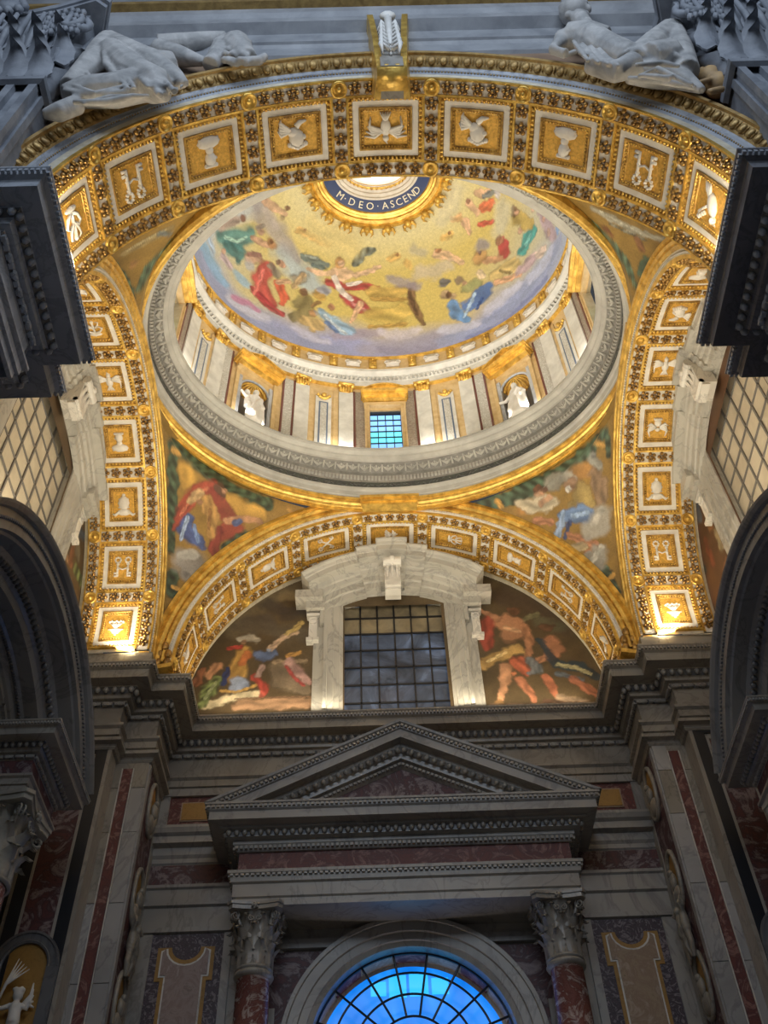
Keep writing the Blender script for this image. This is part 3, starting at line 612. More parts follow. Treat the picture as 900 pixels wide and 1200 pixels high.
((90,100,110),0.35,[(4.95,23.5,21.76,0.083),(5.65,23.5,21.49,0.083)]),
((112,118,122),0.4,[(4.18,23.5,22.29,0.148),(4.33,23.5,21.97,0.147),(4.12,23.5,21.8,0.083)]),
((170,100,66),0.3,[(5.37,23.5,21.5,0.124),(5.77,23.5,21.13,0.123),(5.99,23.5,20.89,0.082)]),
((186,106,68),0.3,[(4.56,23.5,21.66,0.125),(4.68,23.5,21.24,0.123),(4.8,23.5,20.82,0.071)]),
((90,62,44),0.5,[(4.42,23.5,20.72,0.101),(5.12,23.5,20.58,0.101)]),
((164,136,106),0.5,[(4.89,23.5,20.82,0.102),(5.58,23.5,20.62,0.121)]),
((120,96,70),0.35,[(2.77,23.5,20.58,0.081),(4.03,23.5,20.56,0.081),(5.84,23.5,20.55,0.081)]),
],
'nl': [
((74,100,80),0.3,[(-5.79,11.57,27.08,0.146),(-6.33,11.99,26.62,0.145),(-6.73,12.62,26.55,0.104)]),
((74,100,80),0.3,[(-7.04,11.33,25.37,0.097),(-6.99,12.07,25.97,0.143),(-6.95,12.9,26.44,0.122)]),
((150,130,82),0.4,[(-5.63,10.98,26.57,0.117),(-6.11,11.07,26.19,0.149),(-6.71,11.2,25.65,0.131)]),
((176,160,116),0.4,[(-5.76,10.96,26.43,0.042),(-6.16,11.03,26.1,0.049),(-6.63,11.14,25.69,0.041)]),
((110,120,120),0.4,[(-5.9,10.99,26.33,0.066),(-5.68,11.19,26.68,0.067)]),
((160,115,60),0.5,[(-6.66,11.74,26.12,0.134)]),
],
'nr': [
((74,100,80),0.3,[(5.6,11.34,27.07,0.134),(6.13,11.84,26.74,0.134),(6.57,12.35,26.58,0.12),(6.88,13.02,26.57,0.076)]),
((74,100,80),0.3,[(6.9,11.93,25.98,0.117),(6.88,12.54,26.35,0.105)]),
((160,156,138),0.4,[(5.42,10.74,26.55,0.101),(5.9,10.89,26.24,0.144),(6.36,11.05,25.91,0.129),(6.81,11.03,25.37,0.126),(7.07,10.95,24.97,0.083)]),
((196,192,172),0.4,[(5.59,10.75,26.41,0.036),(6.07,10.93,26.11,0.036),(6.52,11.05,25.73,0.036)]),
((110,112,100),0.4,[(5.9,11.1,26.41,0.044),(6.3,11.21,26.1,0.043),(6.68,11.26,25.73,0.043)]),
((120,72,38),0.35,[(5.84,11.33,26.64,0.118),(5.98,11.46,26.6,0.088)]),
((130,84,50),0.4,[(6.55,11.35,25.96,0.101),(6.73,11.64,25.98,0.102)]),
],
'lunl': [
((110,100,80),0.4,[(-9.15,18.89,24.24,0.178),(-9.15,18.87,23.5,0.262),(-9.15,19.38,23.36,0.211)]),
((130,80,50),0.4,[(-9.15,18.92,23.08,0.121),(-9.15,19.07,22.56,0.137)]),
((70,80,95),0.4,[(-9.15,18.93,23.81,0.123),(-9.15,19.4,24.1,0.126)]),
((96,106,60),0.4,[(-9.15,19.52,22.83,0.174),(-9.15,20.16,22.93,0.142)]),
((160,120,80),0.4,[(-9.15,18.79,22.49,0.102)]),
((130,50,40),0.4,[(-9.15,18.86,21.9,0.1)]),
],
'lunr': [
((150,100,50),0.4,[(9.15,18.79,23.76,0.141),(9.15,18.87,23.14,0.157)]),
((90,100,110),0.4,[(9.15,19.12,24.41,0.109),(9.15,19.29,23.99,0.144)]),
((150,130,90),0.4,[(9.15,18.71,22.71,0.12),(9.15,18.79,22.11,0.135)]),
((170,160,150),0.4,[(9.15,18.59,22.0,0.101)]),
((120,60,35),0.4,[(9.15,19.57,23.22,0.124),(9.15,19.62,22.34,0.139)]),
((160,110,70),0.4,[(9.15,18.88,21.54,0.15),(9.15,19.39,21.43,0.135)]),
((60,70,60),0.4,[(9.15,20.23,22.76,0.124)]),
],
}
#<PAINT
try: STROKES
except NameError: STROKES = {}

YC = 15.3
# ================================================================== coffered arches
def loops(R, vc, L, nu=6, nv=4):
    rows = []
    for a, b, h in L:
        pts = []
        for i in range(nu): pts.append((-a+2*a*i/nu, -b))
        for i in range(nv): pts.append((a, -b+2*b*i/nv))
        for i in range(nu): pts.append((a-2*a*i/nu, b))
        for i in range(nv): pts.append((-a, b-2*b*i/nv))
        rows.append([((R-h)*sn(u/R), vc+v, (R-h)*cs(u/R)) for u, v in pts])
    return rows
def patch(R, vc, a, b, h, n=5):
    return [[((R-h)*sn(u/R), vc+v, (R-h)*cs(u/R)) for v in (-b, b)] for u in [-a+2*a*i/n for i in range(n+1)]]
def relief_mesh(kind, s=1.0):
    """white stucco relief lying in the x,y plane, rising along z"""
    b = MB()
    def e(x, y, rx, ry, rz=.05, a=0, z=.02): b.ball((x*s, y*s, z), (rx*s, ry*s, rz), 10, 6, Matrix.Rotation(a, 3, 'Z'))
    def t(pts, r): b.tube([(x*s, y*s, .03) for x, y in pts], [q*s for q in r] if hasattr(r, '__len__') else r*s, 6)
    if kind == 'dove':
        e(0, .02, .10, .17, .07); e(0, -.18, .06, .07, .07); t([(0, -.23), (.03, -.29)], [.025, .005])
        for q in (-1, 1):
            for k in range(5): t([(q*.06, -.04), (q*(.22+.02*k), -.16+.05*k), (q*(.40-.03*k), -.14+.09*k)], [.04, .035, .012])
        for k in (-2, -1, 0, 1, 2): t([(0, .12), (k*.05, .30)], [.03, .012])
    elif kind == 'tiara':
        e(0, .22, .20, .10); e(0, -.04, .16, .20, .08); e(0, -.26, .05, .05, .06)
        for y in (.08, -.04, -.15): t([(-.17+abs(y)*.2, y), (0, y+.04), (.17-abs(y)*.2, y)], .022)
        for q in (-1, 1): t([(q*.12, .2), (q*.25, .30), (q*.32, .26)], [.04, .04, .02])
    elif kind == 'keys':
        for q in (-1, 1):
            x = q*.14; t([(x, .26), (x, -.14)], .03)
            for k in range(8): e(x+.075*cs(k*PI/4), -.22+.075*sn(k*PI/4), .03, .03)
            t([(x, .24), (x+q*.10, .24)], .03); t([(x, .16), (x+q*.10, .16)], .03); e(x, -.10, .05, .03); e(x, .05, .045, .025)
        t([(-.14, 0), (0, .06), (.14, 0)], .02)
    elif kind == 'keys_crossed':
        for q in (-1, 1):
            t([(q*.2, .27), (-q*.16, -.18)], .03)
            for k in range(8): e(-q*.2+.07*cs(k*PI/4), -.23+.07*sn(k*PI/4), .028, .028)
            t([(q*.2, .27), (q*.28, .2)], .03); t([(q*.15, .2), (q*.24, .13)], .028)
        e(0, .02, .06, .05, .06)
    elif kind == 'head':
        e(.02, -.05, .15, .18, .10); e(-.03, .06, .12, .10, .09); e(.15, -.03, .05, .05, .08)
        for k in range(7): e(-.12+.05*k, -.22+.02*abs(k-3), .05, .05, .07)
        for k in range(5): t([(-.1, .1), (-.28, .02+.06*k), (-.33+.02*k, .12+.05*k)], [.04, .035, .012])
        t([(.02, .16), (.1, .24), (.22, .26)], [.06, .05, .02])
    elif kind == 'bust':
        e(0, .20, .24, .12, .07); e(0, .06, .08, .09, .07); e(0, -.10, .11, .14, .10); e(.10, -.08, .03, .03, .08)
        for k in range(6): e(-.10+.04*k, -.21, .04, .04, .07)
        t([(-.2, .2), (0, .1), (.2, .2)], .03); t([(-.2, .27), (0, .18), (.2, .27)], .025)
    elif kind == 'bird':
        e(.05, .02, .12, .20, .08, .5); e(.14, -.20, .07, .07, .08); t([(.18, -.24), (.25, -.26)], [.025, .005])
        for k in range(4): t([(0, .08), (-.06-.03*k, .2), (-.08-.05*k, .32)], [.035, .03, .01])
        t([(-.05, -.05), (-.2, -.14), (-.3, -.26)], [.015, .015, .01])
        for k in range(4): e(-.12-.05*k, -.12-.04*k+.05, .05, .02, .03, .8); e(-.12-.05*k, -.12-.04*k-.05, .05, .02, .03, -.4)
    elif kind == 'scroll':
        e(0, .2, .18, .05); t([(0, .25), (0, -.25)], .03)
        for q in (-1, 1):
            t([(0, .15), (q*.15, .08), (q*.22, -.04), (q*.14, -.10), (q*.08, -.03)], [.03, .03, .025, .02, .012])
            t([(0, -.02), (q*.12, -.14), (q*.16, -.25), (q*.08, -.28)], [.03, .025, .02, .012])
        e(0, -.26, .05, .05)
    elif kind == 'angel':
        e(0, -.08, .10, .12, .10)
        for k in range(6): e(-.09+.036*k, -.18, .035, .04, .08)
        for q in (-1, 1):
            for k in range(4): t([(q*.06, .06), (q*(.2+.02*k), -.05+.07*k), (q*(.30-.03*k), .02+.10*k)], [.045, .04, .012])
        e(0, .12, .07, .06, .06)
    elif kind == 'fish':
        e(0, .12, .16, .07, .06); e(0, .2, .10, .03, .05); t([(0, .2), (0, .28)], .03)
        for k in range(7): t([(0, .05), (-.18+.06*k, -.12-.03*(k % 2))], [.03, .015]); e(-.18+.06*k, -.14-.03*(k % 2), .035, .035)
        t([(-.2, .1), (.2, .1)], .02)
    return b
def rosette_mesh(r=.12):
    b = MB()
    for k in range(5):
        a = 2*PI*k/5+.3; b.ball((r*.62*cs(a), r*.62*sn(a), r*.22), (r*.36, r*.36, r*.36), 7, 4)
    b.ball((0, 0, r*.45), r*.28, 6, 4); return b
def medallion_mesh(r=.15):
    b = MB(); b.lathe([(r, -.02), (r, .05), (r*.86, .08), (r*.72, .05), (r*.62, .02), (r*.5, .02), (0, .02)], n=20); b.lathe([(r*.4, .01), (r*.34, .06), (r*.15, .09), (0, .1)], n=12)
    return b
def coffered_arch(label, loc, rz, R, pitch, v0, rows, nmax, motifs, margin=.2, amax=PI/2, vend=None, rose=5):
    """v0 = centre line of the coffers, rows = half distance of the two medallion rows, pitch = angle"""
    T = thing('coffered_arch', label, 'arch', loc, (0, 0, rz))
    P = pitch*R; e0, e1 = v0-rows-margin, (v0+rows+margin if vend is None else vend)
    n = 72; A = [-amax+2*amax*i/n for i in range(n+1)]
    b = MB(); b.grid([[((R+o)*sn(a), v, (R+o)*cs(a)) for v, o in ((e0, .35), (e0, 0), (e1, 0), (e1, .35))] for a in A]); b.build('soffit', 'stucco_cream', T)
    # row strips with gilt fillets
    for s_ in (-1, 1):
        v = v0+s_*rows
        b = MB(); b.grid([[((R-h)*sn(a), v+q, (R-h)*cs(a)) for q, h in ((-.16, 0), (-.16, .06), (.16, .06), (.16, 0))] for a in A]); b.build('border_strip', 'stucco', T)
        for q in (-.175, .175):
            b = MB(); b.grid([[((R-h)*sn(a), v+q+w_, (R-h)*cs(a)) for w_, h in ((-.022, 0), (-.022, .095), (.022, .095), (.022, 0))] for a in A]); b.build('gilt_fillet', 'gold', T)
    hu, hv = P/2-.175, rows-.175
    # prototypes
    rib = MB(); rib.grid([[((R-h)*sn(u/R), v, (R-h)*cs(u/R)) for u, h in ((-.16, 0), (-.16, .06), (.16, .06), (.16, 0))] for v in (v0-rows, v0+rows)])
    fil = MB()
    for q in (-.175, .175): fil.box(((R-.045)*sn(q/R), v0, (R-.045)*cs(q/R)), (.044, 2*hv, .1))
    gm = MB(); gm.grid(loops(R, v0, [(hu, hv, 0), (hu-.01, hv-.01, .08), (hu-.04, hv-.04, .09), (hu-.05, hv-.05, .05)]), False, True)
    mbd = MB(); mbd.grid(loops(R, v0, [(hu-.05, hv-.05, .05), (hu-.12, hv-.11, .025), (hu-.125, hv-.115, .0)]), False, True)  # dark gilding on this bed paints the shade behind the eggs
    eg = MB(); a_, b_ = hu-.08, hv-.08
    def ring_items(a, b, sp):
        q = []
        for L, f in ((2*a, lambda s_: (-a+s_, -b, 0)), (2*b, lambda s_: (a, -b+s_, 1)), (2*a, lambda s_: (a-s_, b, 0)), (2*b, lambda s_: (-a, b-s_, 1))):
            k = max(1, round(L/sp)); q += [(*f((i+.5)*L/k), L/k) for i in range(k)]
        return q
    for u, v, o_, s_ in ring_items(a_, b_, .105):
        h = .06; eg.ball(((R-h)*sn(u/R), v0+v, (R-h)*cs(u/R)), ((s_*.34, .05, .035) if o_ == 0 else (.05, s_*.34, .035)), 6, 4)
    wf = MB(); wu, wv = hu-.12, hv-.11; fw_ = .15
    wf.grid(loops(R, v0, [(wu, wv, 0), (wu-.01, wv-.01, .035), (wu-fw_, wv-fw_, .035), (wu-fw_, wv-fw_, 0)]), False, True)
    iu, iv = wu-fw_, wv-fw_
    inf = MB(); inf.grid(loops(R, v0, [(iu, iv, .0), (iu-.005, iv-.005, .07), (iu-.04, iv-.04, .07), (iu-.06, iv-.06, .04), (iu-.11, iv-.11, .03), (iu-.13, iv-.13, .0)]), False, True)
    bd = MB()
    for u, v, o_, s_ in ring_items(iu-.08, iv-.08, .075):
        h = .05; bd.ball(((R-h)*sn(u/R), v0+v, (R-h)*cs(u/R)), (.024, .024, .024), 5, 3)
    gr = MB(); gr.grid(patch(R, v0, iu-.12, iv-.12, .012))
    protos = None; rels = {}
    ks = list(range(-nmax, nmax+1))
    first = {}
    def put(key, mb, mt, parent, ang, smooth=False, name=None, kind=None):
        if key not in first:
            o = mb.build(name or key, mt, parent, smooth); first[key] = o
            if kind: o['kind'] = kind
            o.rotation_euler = (0, ang, 0); return o
        return inst(first[key], parent, (0, 0, 0), (0, ang, 0))
    for i, k in enumerate(ks):
        a = k*pitch
        g = put('coffer', gm, 'gold', T, a)
        # sub-parts share the coffer's rotation
        def sub(key, mb, mt, smooth=False, kind=None):
            if key not in first:
                o = mb.build(key, mt, g, smooth); first[key] = o
                if kind: o['kind'] = kind
                return o
            return inst(first[key], g)
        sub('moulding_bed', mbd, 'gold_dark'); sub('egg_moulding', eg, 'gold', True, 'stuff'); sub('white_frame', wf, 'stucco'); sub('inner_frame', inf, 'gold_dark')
        sub('bead_row', bd, 'gold', True, 'stuff'); sub('gold_ground', gr, 'gold_ground')
        kind, spin = motifs[i % len(motifs)]
        key = 'relief_'+kind
        if key not in rels:
            o = relief_mesh(kind, min(iu, iv)/.40).build('relief', 'stucco', g, True); rels[key] = o
        else: o = inst(rels[key], g)
        o.location = (0, v0, R-.012); o.rotation_euler = (PI, 0, spin)
    rm = rosette_mesh(.165); mm = medallion_mesh(.195)
    def on(u_ang, v, h): return ((R-h)*sn(u_ang), v, (R-h)*cs(u_ang))
    ro = mo = None
    def putm(which, ang, v, h):
        nonlocal ro, mo
        if which == 'rosette':
            if ro is None: ro = rm.build('rosette', 'bronze', T, True); o = ro
            else: o = inst(ro, T)
        else:
            if mo is None: mo = mm.build('medallion', 'gold', T, True); o = mo
            else: o = inst(mo, T)
        o.location = on(ang, v, h); o.rotation_euler = (PI, ang, 0) if False else Matrix.Rotation(ang, 3, 'Y').to_euler() if False else (Matrix.Rotation(ang, 3, 'Y') @ Matrix.Rotation(PI, 3, 'X')).to_euler()
    for k in range(-nmax, nmax+2):
        a = (k-.5)*pitch
        if abs(a) > amax: continue
        put('rib', rib, 'stucco', T, a); put('rib_fillet', fil, 'gold', T, a)
        for s_ in (-1, 1): putm('medallion', a, v0+s_*rows, .06)
        m_ = max(2, round((2*rows-.36)/.37))
        for j in range(m_):
            v = v0-rows+.18+(2*rows-.36)*(j+.5)/m_; putm('rosette', a, v, .06)
    for k in ks:
        for s_ in (-1, 1):
            for j in range(rose):
                u = -P/2+.19+(P-.38)*(j+.5)/rose; a = k*pitch+u/R
                if abs(a) < amax: putm('rosette', a, v0+s_*rows, .06)
    return T
NEAR_M = [('bird', 0), ('scroll', 0), ('keys', 0), ('bust', 0), ('head', 0), ('dove', 0), ('head', 0), ('bust', 0), ('keys', 0), ('bird', 0), ('scroll', 0)]
near = coffered_arch('nearest huge gilded arch with square coffers of white reliefs across the top', (0, 0, 18.77), 0, 6.5, .3294, 8.07, .935, 4, NEAR_M[1:-1], margin=.2)
H = PI/2
far = coffered_arch('farthest gilded coffered arch framing the mosaic lunette and white window surround', (0, 0, 20.65), 0, 6.4, .344, 22.22, .80, 4,
                    [('bird', H), ('keys', H), ('tiara', H), ('keys_crossed', H), ('fish', H), ('scroll', -H), ('bust', -H), ('keys', -H), ('bird', -H)], vend=23.6)
left = coffered_arch('gilded coffered arch on the left side of the dome bay', (0, YC, 20.7), H, 5.45, .352, 7.98, .86, 4,
                     [('bird', -H), ('fish', H), ('angel', H), ('scroll', H), ('dove', H), ('bust', H), ('tiara', H), ('keys', H), ('fish', H)][::1], vend=9.3)
right = coffered_arch('gilded coffered arch on the right side of the dome bay', (0, YC, 20.7), -H, 5.45, .352, 7.98, .86, 4,
                      [('fish', -H), ('keys', -H), ('tiara', -H), ('angel', -H), ('dove', -H), ('head', -H), ('bust', -H), ('scroll', -H), ('bird', -H)], vend=9.3)
# gold face mouldings of the bay arches: profile (r, v) swept on the arc
def arc_sweep(mb, prof, a0, a1, n=80, m_=lambda r, v, a: (r*sn(a), v, r*cs(a))):
    mb.grid([[m_(r, v, a0+(a1-a0)*i/n) for r, v in prof] for i in range(n+1)])
def arc_items(r, v, sp, a0, a1, fn):
    n = int((a1-a0)*r/sp)
    for i in range(n): fn(a0+(a1-a0)*(i+.5)/n, r, v, (a1-a0)*r/n)
b = MB(); arc_sweep(b, [(6.40, 21.26), (6.44, 21.2), (6.52, 21.2), (6.54, 21.24)], -H, H); b.build('bead_fillet', 'stucco', far)
b = MB(); arc_sweep(b, [(6.54, 21.24), (6.58, 21.16), (6.66, 21.14), (6.70, 21.2), (6.72, 21.12), (6.80, 21.06), (6.90, 21.1), (6.92, 21.03), (7.02, 21.02), (7.06, 21.25)], -H, H); b.build('gilt_archivolt', 'gold', far)
b = MB(); arc_items(6.48, 21.19, .085, -H, H, lambda a, r, v, s_: b.ball((r*sn(a), v, r*cs(a)), .032, 5, 3)); stuff(b.build('bead_row', 'stucco', far, True))
for T in (left, right):
    b = MB(); arc_sweep(b, [(5.45, 6.98), (5.48, 6.92), (5.55, 6.92), (5.57, 6.96)], -H, H); b.build('bead_fillet', 'stucco', T)
    b = MB(); arc_sweep(b, [(5.57, 6.96), (5.61, 6.90), (5.70, 6.88), (5.73, 6.93), (5.76, 6.86), (5.84, 6.83), (5.88, 6.88), (5.90, 6.80), (6.0, 6.8), (6.03, 7.05), (6.05, 7.4)], -H, H); b.build('gilt_archivolt', 'gold', T)
    b = MB(); arc_items(5.51, 6.91, .085, -H, H, lambda a, r, v, s_: b.ball((r*sn(a), v, r*cs(a)), .032, 5, 3)); stuff(b.build('bead_row', 'stucco', T, True))
# near arch: front archivolt of the nave side
b = MB(); arc_sweep(b, [(6.5, 7.0), (6.62, 6.98), (6.64, 6.94), (6.78, 6.92), (6.80, 6.88), (6.90, 6.87), (6.94, 6.85)], -H, H, 120); b.build('archivolt', 'marble_blue', near, label='grey moulded archivolt face')
b = MB(); arc_sweep(b, [(6.94, 6.85), (6.96, 6.82), (7.10, 6.64), (7.10, 6.58), (7.17, 6.56), (7.18, 6.66), (7.2, 7.3)], -H, H, 120); b.build('gilt_rim', 'gold_rim', near)
b = MB()
def egg_(a, r, v, s_):
    R = Matrix.Rotation(a, 3, 'Y'); R2 = R @ Matrix.Rotation(-.95, 3, 'X')
    b.ball((r*sn(a), v, r*cs(a)), (s_*.36, .12, .05), 8, 5, R2)
    c = a+s_*.5/r; b.ball((r*sn(c), v, r*cs(c)), (.022, .12, .035), 5, 3, R2)
arc_items(7.02, 6.72, .27, -H, H, egg_); stuff(b.build('egg_moulding', 'gold_rim', near, True))
b = MB(); arc_items(6.79, 6.905, .075, -H, H, lambda a, r, v, s_: b.ball((r*sn(a), v, r*cs(a)), .024, 5, 3)); stuff(b.build('bead_row', 'gold_rim', near, True))
b = MB(); arc_sweep(b, [(6.49, 6.99), (6.50, 6.95), (6.56, 6.95), (6.56, 6.99)], -H, H, 120); b.build('gilt_fillet', 'gold', near)

# ================================================================== pendentives
XS, YF, RF, ZF = 7.18, 21.12, 7.0, 20.65
RS, ZS = 6.0, 20.7; ZR = 27.15
def pend_grid(sx, sy, nz=110, nt=110):
    dy = YF-YC; P = []
    # lowest height: where both curves meet
    def xf(z): return math.sqrt(max(0, RF*RF-(z-ZF)**2)) if z > ZF else RF
    def ysd(z): return math.sqrt(max(0, RS*RS-(z-ZS)**2)) if z > ZS else RS
    zl = 20.9
    for i in range(nz+1):
        z = zl+(ZR-zl)*(i/nz)
        x, y = min(xf(z), XS), min(ysd(z), dy)
        # ellipse X^2/A + Y^2/B = 1 through (x,dy) and (XS,y)
        det = x*x*y*y-dy*dy*XS*XS
        if abs(det) < 1e-3: ia = ib = None
        else: ia = (y*y-dy*dy)/det; ib = (x*x-XS*XS)/det
        row = []
        for j in range(nt+1):
            s_ = j/nt
            if ia and ia > 1e-5 and ib > 1e-5:
                A, B = 1/math.sqrt(ia), 1/math.sqrt(ib); t0 = math.atan2(x/A, dy/B); t1 = math.atan2(XS/A, y/B); t = t0+(t1-t0)*s_
                px, py = A*sn(t), B*cs(t)
            else: px, py = x+(XS-x)*s_, dy+(y-dy)*s_
            row.append((sx*px, YC+sy*py, z))
        P.append(row)
    return P
PEND = {}
for sx, sy, lab, key in ((-1, 1, 'far left pendentive mosaic of a kneeling man in red and blue robes', 'pl'), (1, 1, 'far right pendentive mosaic of bearded elder in blue among clouds', 'pr'),
                    (-1, -1, 'near left pendentive mosaic sliver with green garland under the near arch', 'nl'), (1, -1, 'near right pendentive mosaic sliver with pale winged figure under the near arch', 'nr')):
    T = thing('pendentive', lab, 'pendentive', (sx*7, YC+sy*6, 21))
    b = MB(); b.grid(pend_grid(sx, sy, 210 if sy > 0 else 150, 210 if sy > 0 else 150)); o = b.build('mosaic', 'mosaic', None, True)
    PEND[key] = (T, o)
    bx = MB(); g = pend_grid(sx, sy, 20, 20); bx.grid([[(x+sx*.4, y+sy*.3, z+.15) for x, y, z in r] for r in g]); k_ = bx.build('masonry_backing', 'stucco_cream', None)
    for q in (o, k_):
        q.parent = T; q.matrix_parent_inverse = Matrix.Translation(T.location).inverted()
GOLDG = (196, 150, 50)
for key, (T, o) in PEND.items(): paint(o, (150, 118, 56) if key in 'plpr' else (140, 112, 56), STROKES.get(key, []))

# ================================================================== ring, drum, dome
DL = (6.5, 4.76)
def ell_sweep(mb, prof, n=160, a0=0, a1=2*PI, k=1.0, ab=DL):
    full = abs(a1-a0-2*PI) < 1e-6
    P = [[((ab[0]+o)*sn(a0+(a1-a0)*i/n), YC+(ab[1]+o*k)*cs(a0+(a1-a0)*i/n), z) for i in range(n if full else n+1)] for o, z in prof]
    mb.grid(P, False, full)
def ell_items(ab, z, n, fn):
    # equal arc spacing
    ts = np.linspace(0, 2*PI, 2000); p = np.c_[ab[0]*np.sin(ts), ab[1]*np.cos(ts)]; L = np.r_[0, np.cumsum(np.linalg.norm(np.diff(p, axis=0), axis=1))]
    for s_ in (np.arange(n)+.5)/n*L[-1]:
        t = float(np.interp(s_, L, ts)); x, y = ab[0]*sn(t), ab[1]*cs(t); a = math.atan2(-ab[1]*sn(t), ab[0]*cs(t)); fn(x, YC+y, z, a, L[-1]/n)
ring = thing('drum_cornice', 'wide oval cornice ring of grey marble with gilded lower rim under the drum', 'cornice', (0, YC, 27.2))
def part(mb, name, mt, T, smooth=False, kind=None, label=None):
    o = mb.build(name, mt, None, smooth, label); o.parent = T; o.matrix_parent_inverse = Matrix.Translation(T.location).inverted()
    if kind: o['kind'] = kind
    return o
KR = 1.3
b = MB(); ell_sweep(b, [(.40, 29.0), (.02, 29.0), (0, 28.93), (.03, 28.86), (.12, 28.80), (.14, 28.74), (.24, 28.70), (.26, 28.64)], k=KR); part(b, 'cornice_lip', 'lip', ring)
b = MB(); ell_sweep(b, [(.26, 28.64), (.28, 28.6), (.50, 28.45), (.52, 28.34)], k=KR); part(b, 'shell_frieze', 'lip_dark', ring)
b = MB()
def shell(x, y, z, a, s_):
    R = Matrix.Rotation(a, 3, 'Z') @ Matrix.Rotation(.98, 3, 'X')
    b.box((x, y, z), (s_*.16, .14, .25), R)
    p = Vector((x, y, z))+R @ Vector((s_*.5, 0, 0))
    for q in (-2, -1, 0, 1, 2): b.ball(p+R @ Vector((q*.05, -.03, -.03+abs(q)*.015)), (.03, .06, .09), 6, 4, R @ Matrix.Rotation(q*.35, 3, 'Y'))
    b.ball(p+R @ Vector((0, -.04, .07)), .045, 6, 4)
ell_items((6.5+.38, 4.76+.38*KR), 28.53, 96, shell); part(b, 'shell_ornament', 'lip', ring, True, 'stuff')
b = MB(); ell_sweep(b, [(.52, 28.34), (.53, 28.22), (.60, 28.18), (.60, 28.1)], k=KR); part(b, 'dentil_band', 'marble', ring)  # darker marble here stands in for the shade line between bands
b = MB(); ell_items((6.5+.53, 4.76+.53*KR), 28.22, 330, lambda x, y, z, a, s_: b.box((x, y, z), (s_*.55, .1, .12), Matrix.Rotation(a, 3, 'Z'))); part(b, 'dentil_row', 'lip', ring, False, 'stuff')
b = MB(); ell_sweep(b, [(.60, 28.1), (.63, 27.82)], k=KR); part(b, 'dark_frieze', 'frieze_dark', ring, label='dark green carved frieze')
b = MB()
def leaf_(x, y, z, a, s_):
    R = Matrix.Rotation(a, 3, 'Z'); r = random.Random(int(x*977+y*131))
    for q in range(3):
        b.tube([Vector((x, y, z))+R @ Vector((-.18+.12*q, .0, r.uniform(-.09, .09))), Vector((x, y, z))+R @ Vector((-.08+.12*q, -.01, r.uniform(-.1, .1)))], [.02, .012], 5)
ell_items((6.5+.615, 4.76+.615*KR), 27.96, 90, leaf_); part(b, 'frieze_foliage', 'marble_dark', ring, True, 'stuff')
b = MB(); ell_sweep(b, [(.63, 27.82), (.58, 27.80), (.60, 27.72), (.66, 27.68), (.68, 27.52), (.70, 27.50), (.71, 27.38)], k=KR); part(b, 'lower_fascia', 'lip', ring)
b = MB(); ell_sweep(b, [(.71, 27.38), (.68, 27.34), (.69, 27.28), (.75, 27.26), (.73, 27.20), (.74, 27.12), (.79, 27.08), (.80, 27.0), (.86, 26.98), (.86, 26.90), (.95, 26.95), (1.1, 27.3)], k=1.22); part(b, 'gilt_rim', 'gold', ring)
# gilded blocks where the ring touches the four arches
for t in (0, H, PI, 3*H):
    x, y = (6.5+.72)*sn(t), YC+(4.76+.72*1.22)*cs(t); R = Matrix.Rotation(-t, 3, 'Z')
    b = MB()
    for z, w_, d in ((27.22, 1.95, .50), (27.08, 1.88, .40), (26.95, 1.8, .3)): b.box((x, y, z), (w_*(1 if t in (0, PI) else .8), d, .13), R)
    part(b, 'gilt_block', 'gold', ring)

# drum wall
DW = (6.85, 5.1)
def dw(t, o=0.0): return ((DW[0]-o)*sn(t), YC+(DW[1]-o)*cs(t))
def dnorm(t):
    n = Vector((sn(t)/DW[0], cs(t)/DW[1], 0)).normalized(); return n
drum = thing('drum', 'oval drum with white pilasters, gilded pediments, niches and windows below the dome', 'drum', (0, YC, 29))
D2R = PI/180
b = MB()
WINS = [0, 90, 180, 270]; NICH = [42, 138, 222, 318]
def in_open(td):
    for c in WINS+NICH:
        d = (td-c+180) % 360-180
        hw = 5.4 if c in (0, 180) else 7.2 if c in (90, 270) else 6.2
        if abs(d) < hw: return True
    return False
N = 360
for i in range(N):
    t0, t1 = (i)*D2R, (i+1)*D2R; op = in_open(i+.5)
    zs = [(31.75, 33.7)] if op else [(28.9, 33.7)]
    for za, zb in zs:
        b.add([(*dw(t0), za), (*dw(t1), za), (*dw(t1), zb), (*dw(t0), zb)], [(0, 1, 2, 3)])
part(b, 'drum_wall', 'alabaster', drum)
b = MB(); ell_sweep(b, [(-.02, 28.98), (.45, 28.98)], 120); part(b, 'drum_ledge', 'lip', drum)
def panel_on(name, mt, tdeg, half, z0, z1, o0, o1, parent=None, label=None):
    """slab curved with the wall: half = half width in metres"""
    t = tdeg*D2R; L = math.hypot(DW[0]*cs(t), DW[1]*sn(t)); dt = half/L; b = MB(); n = 3
    P = []
    for i in range(n+1):
        tt = t-dt+2*dt*i/n; nn = dnorm(tt); x, y = dw(tt)
        P.append([(x-nn.x*o, y-nn.y*o, z) for o, z in ((o0, z0), (o1, z0), (o1, z1), (o0, z1))])
    b.grid(P, False, True); b.add(P[0]+P[-1], [(0, 1, 2, 3), (4, 5, 6, 7)])
    return part(b, name, mt, drum, label=label)
def at_wall(tdeg, u, o, z):
    t = tdeg*D2R; nn = dnorm(t); tt = Vector((-nn.y, nn.x, 0))*-1; x, y = dw(t); return Vector((x-nn.x*o+tt.x*u, y-nn.y*o+tt.y*u, z))
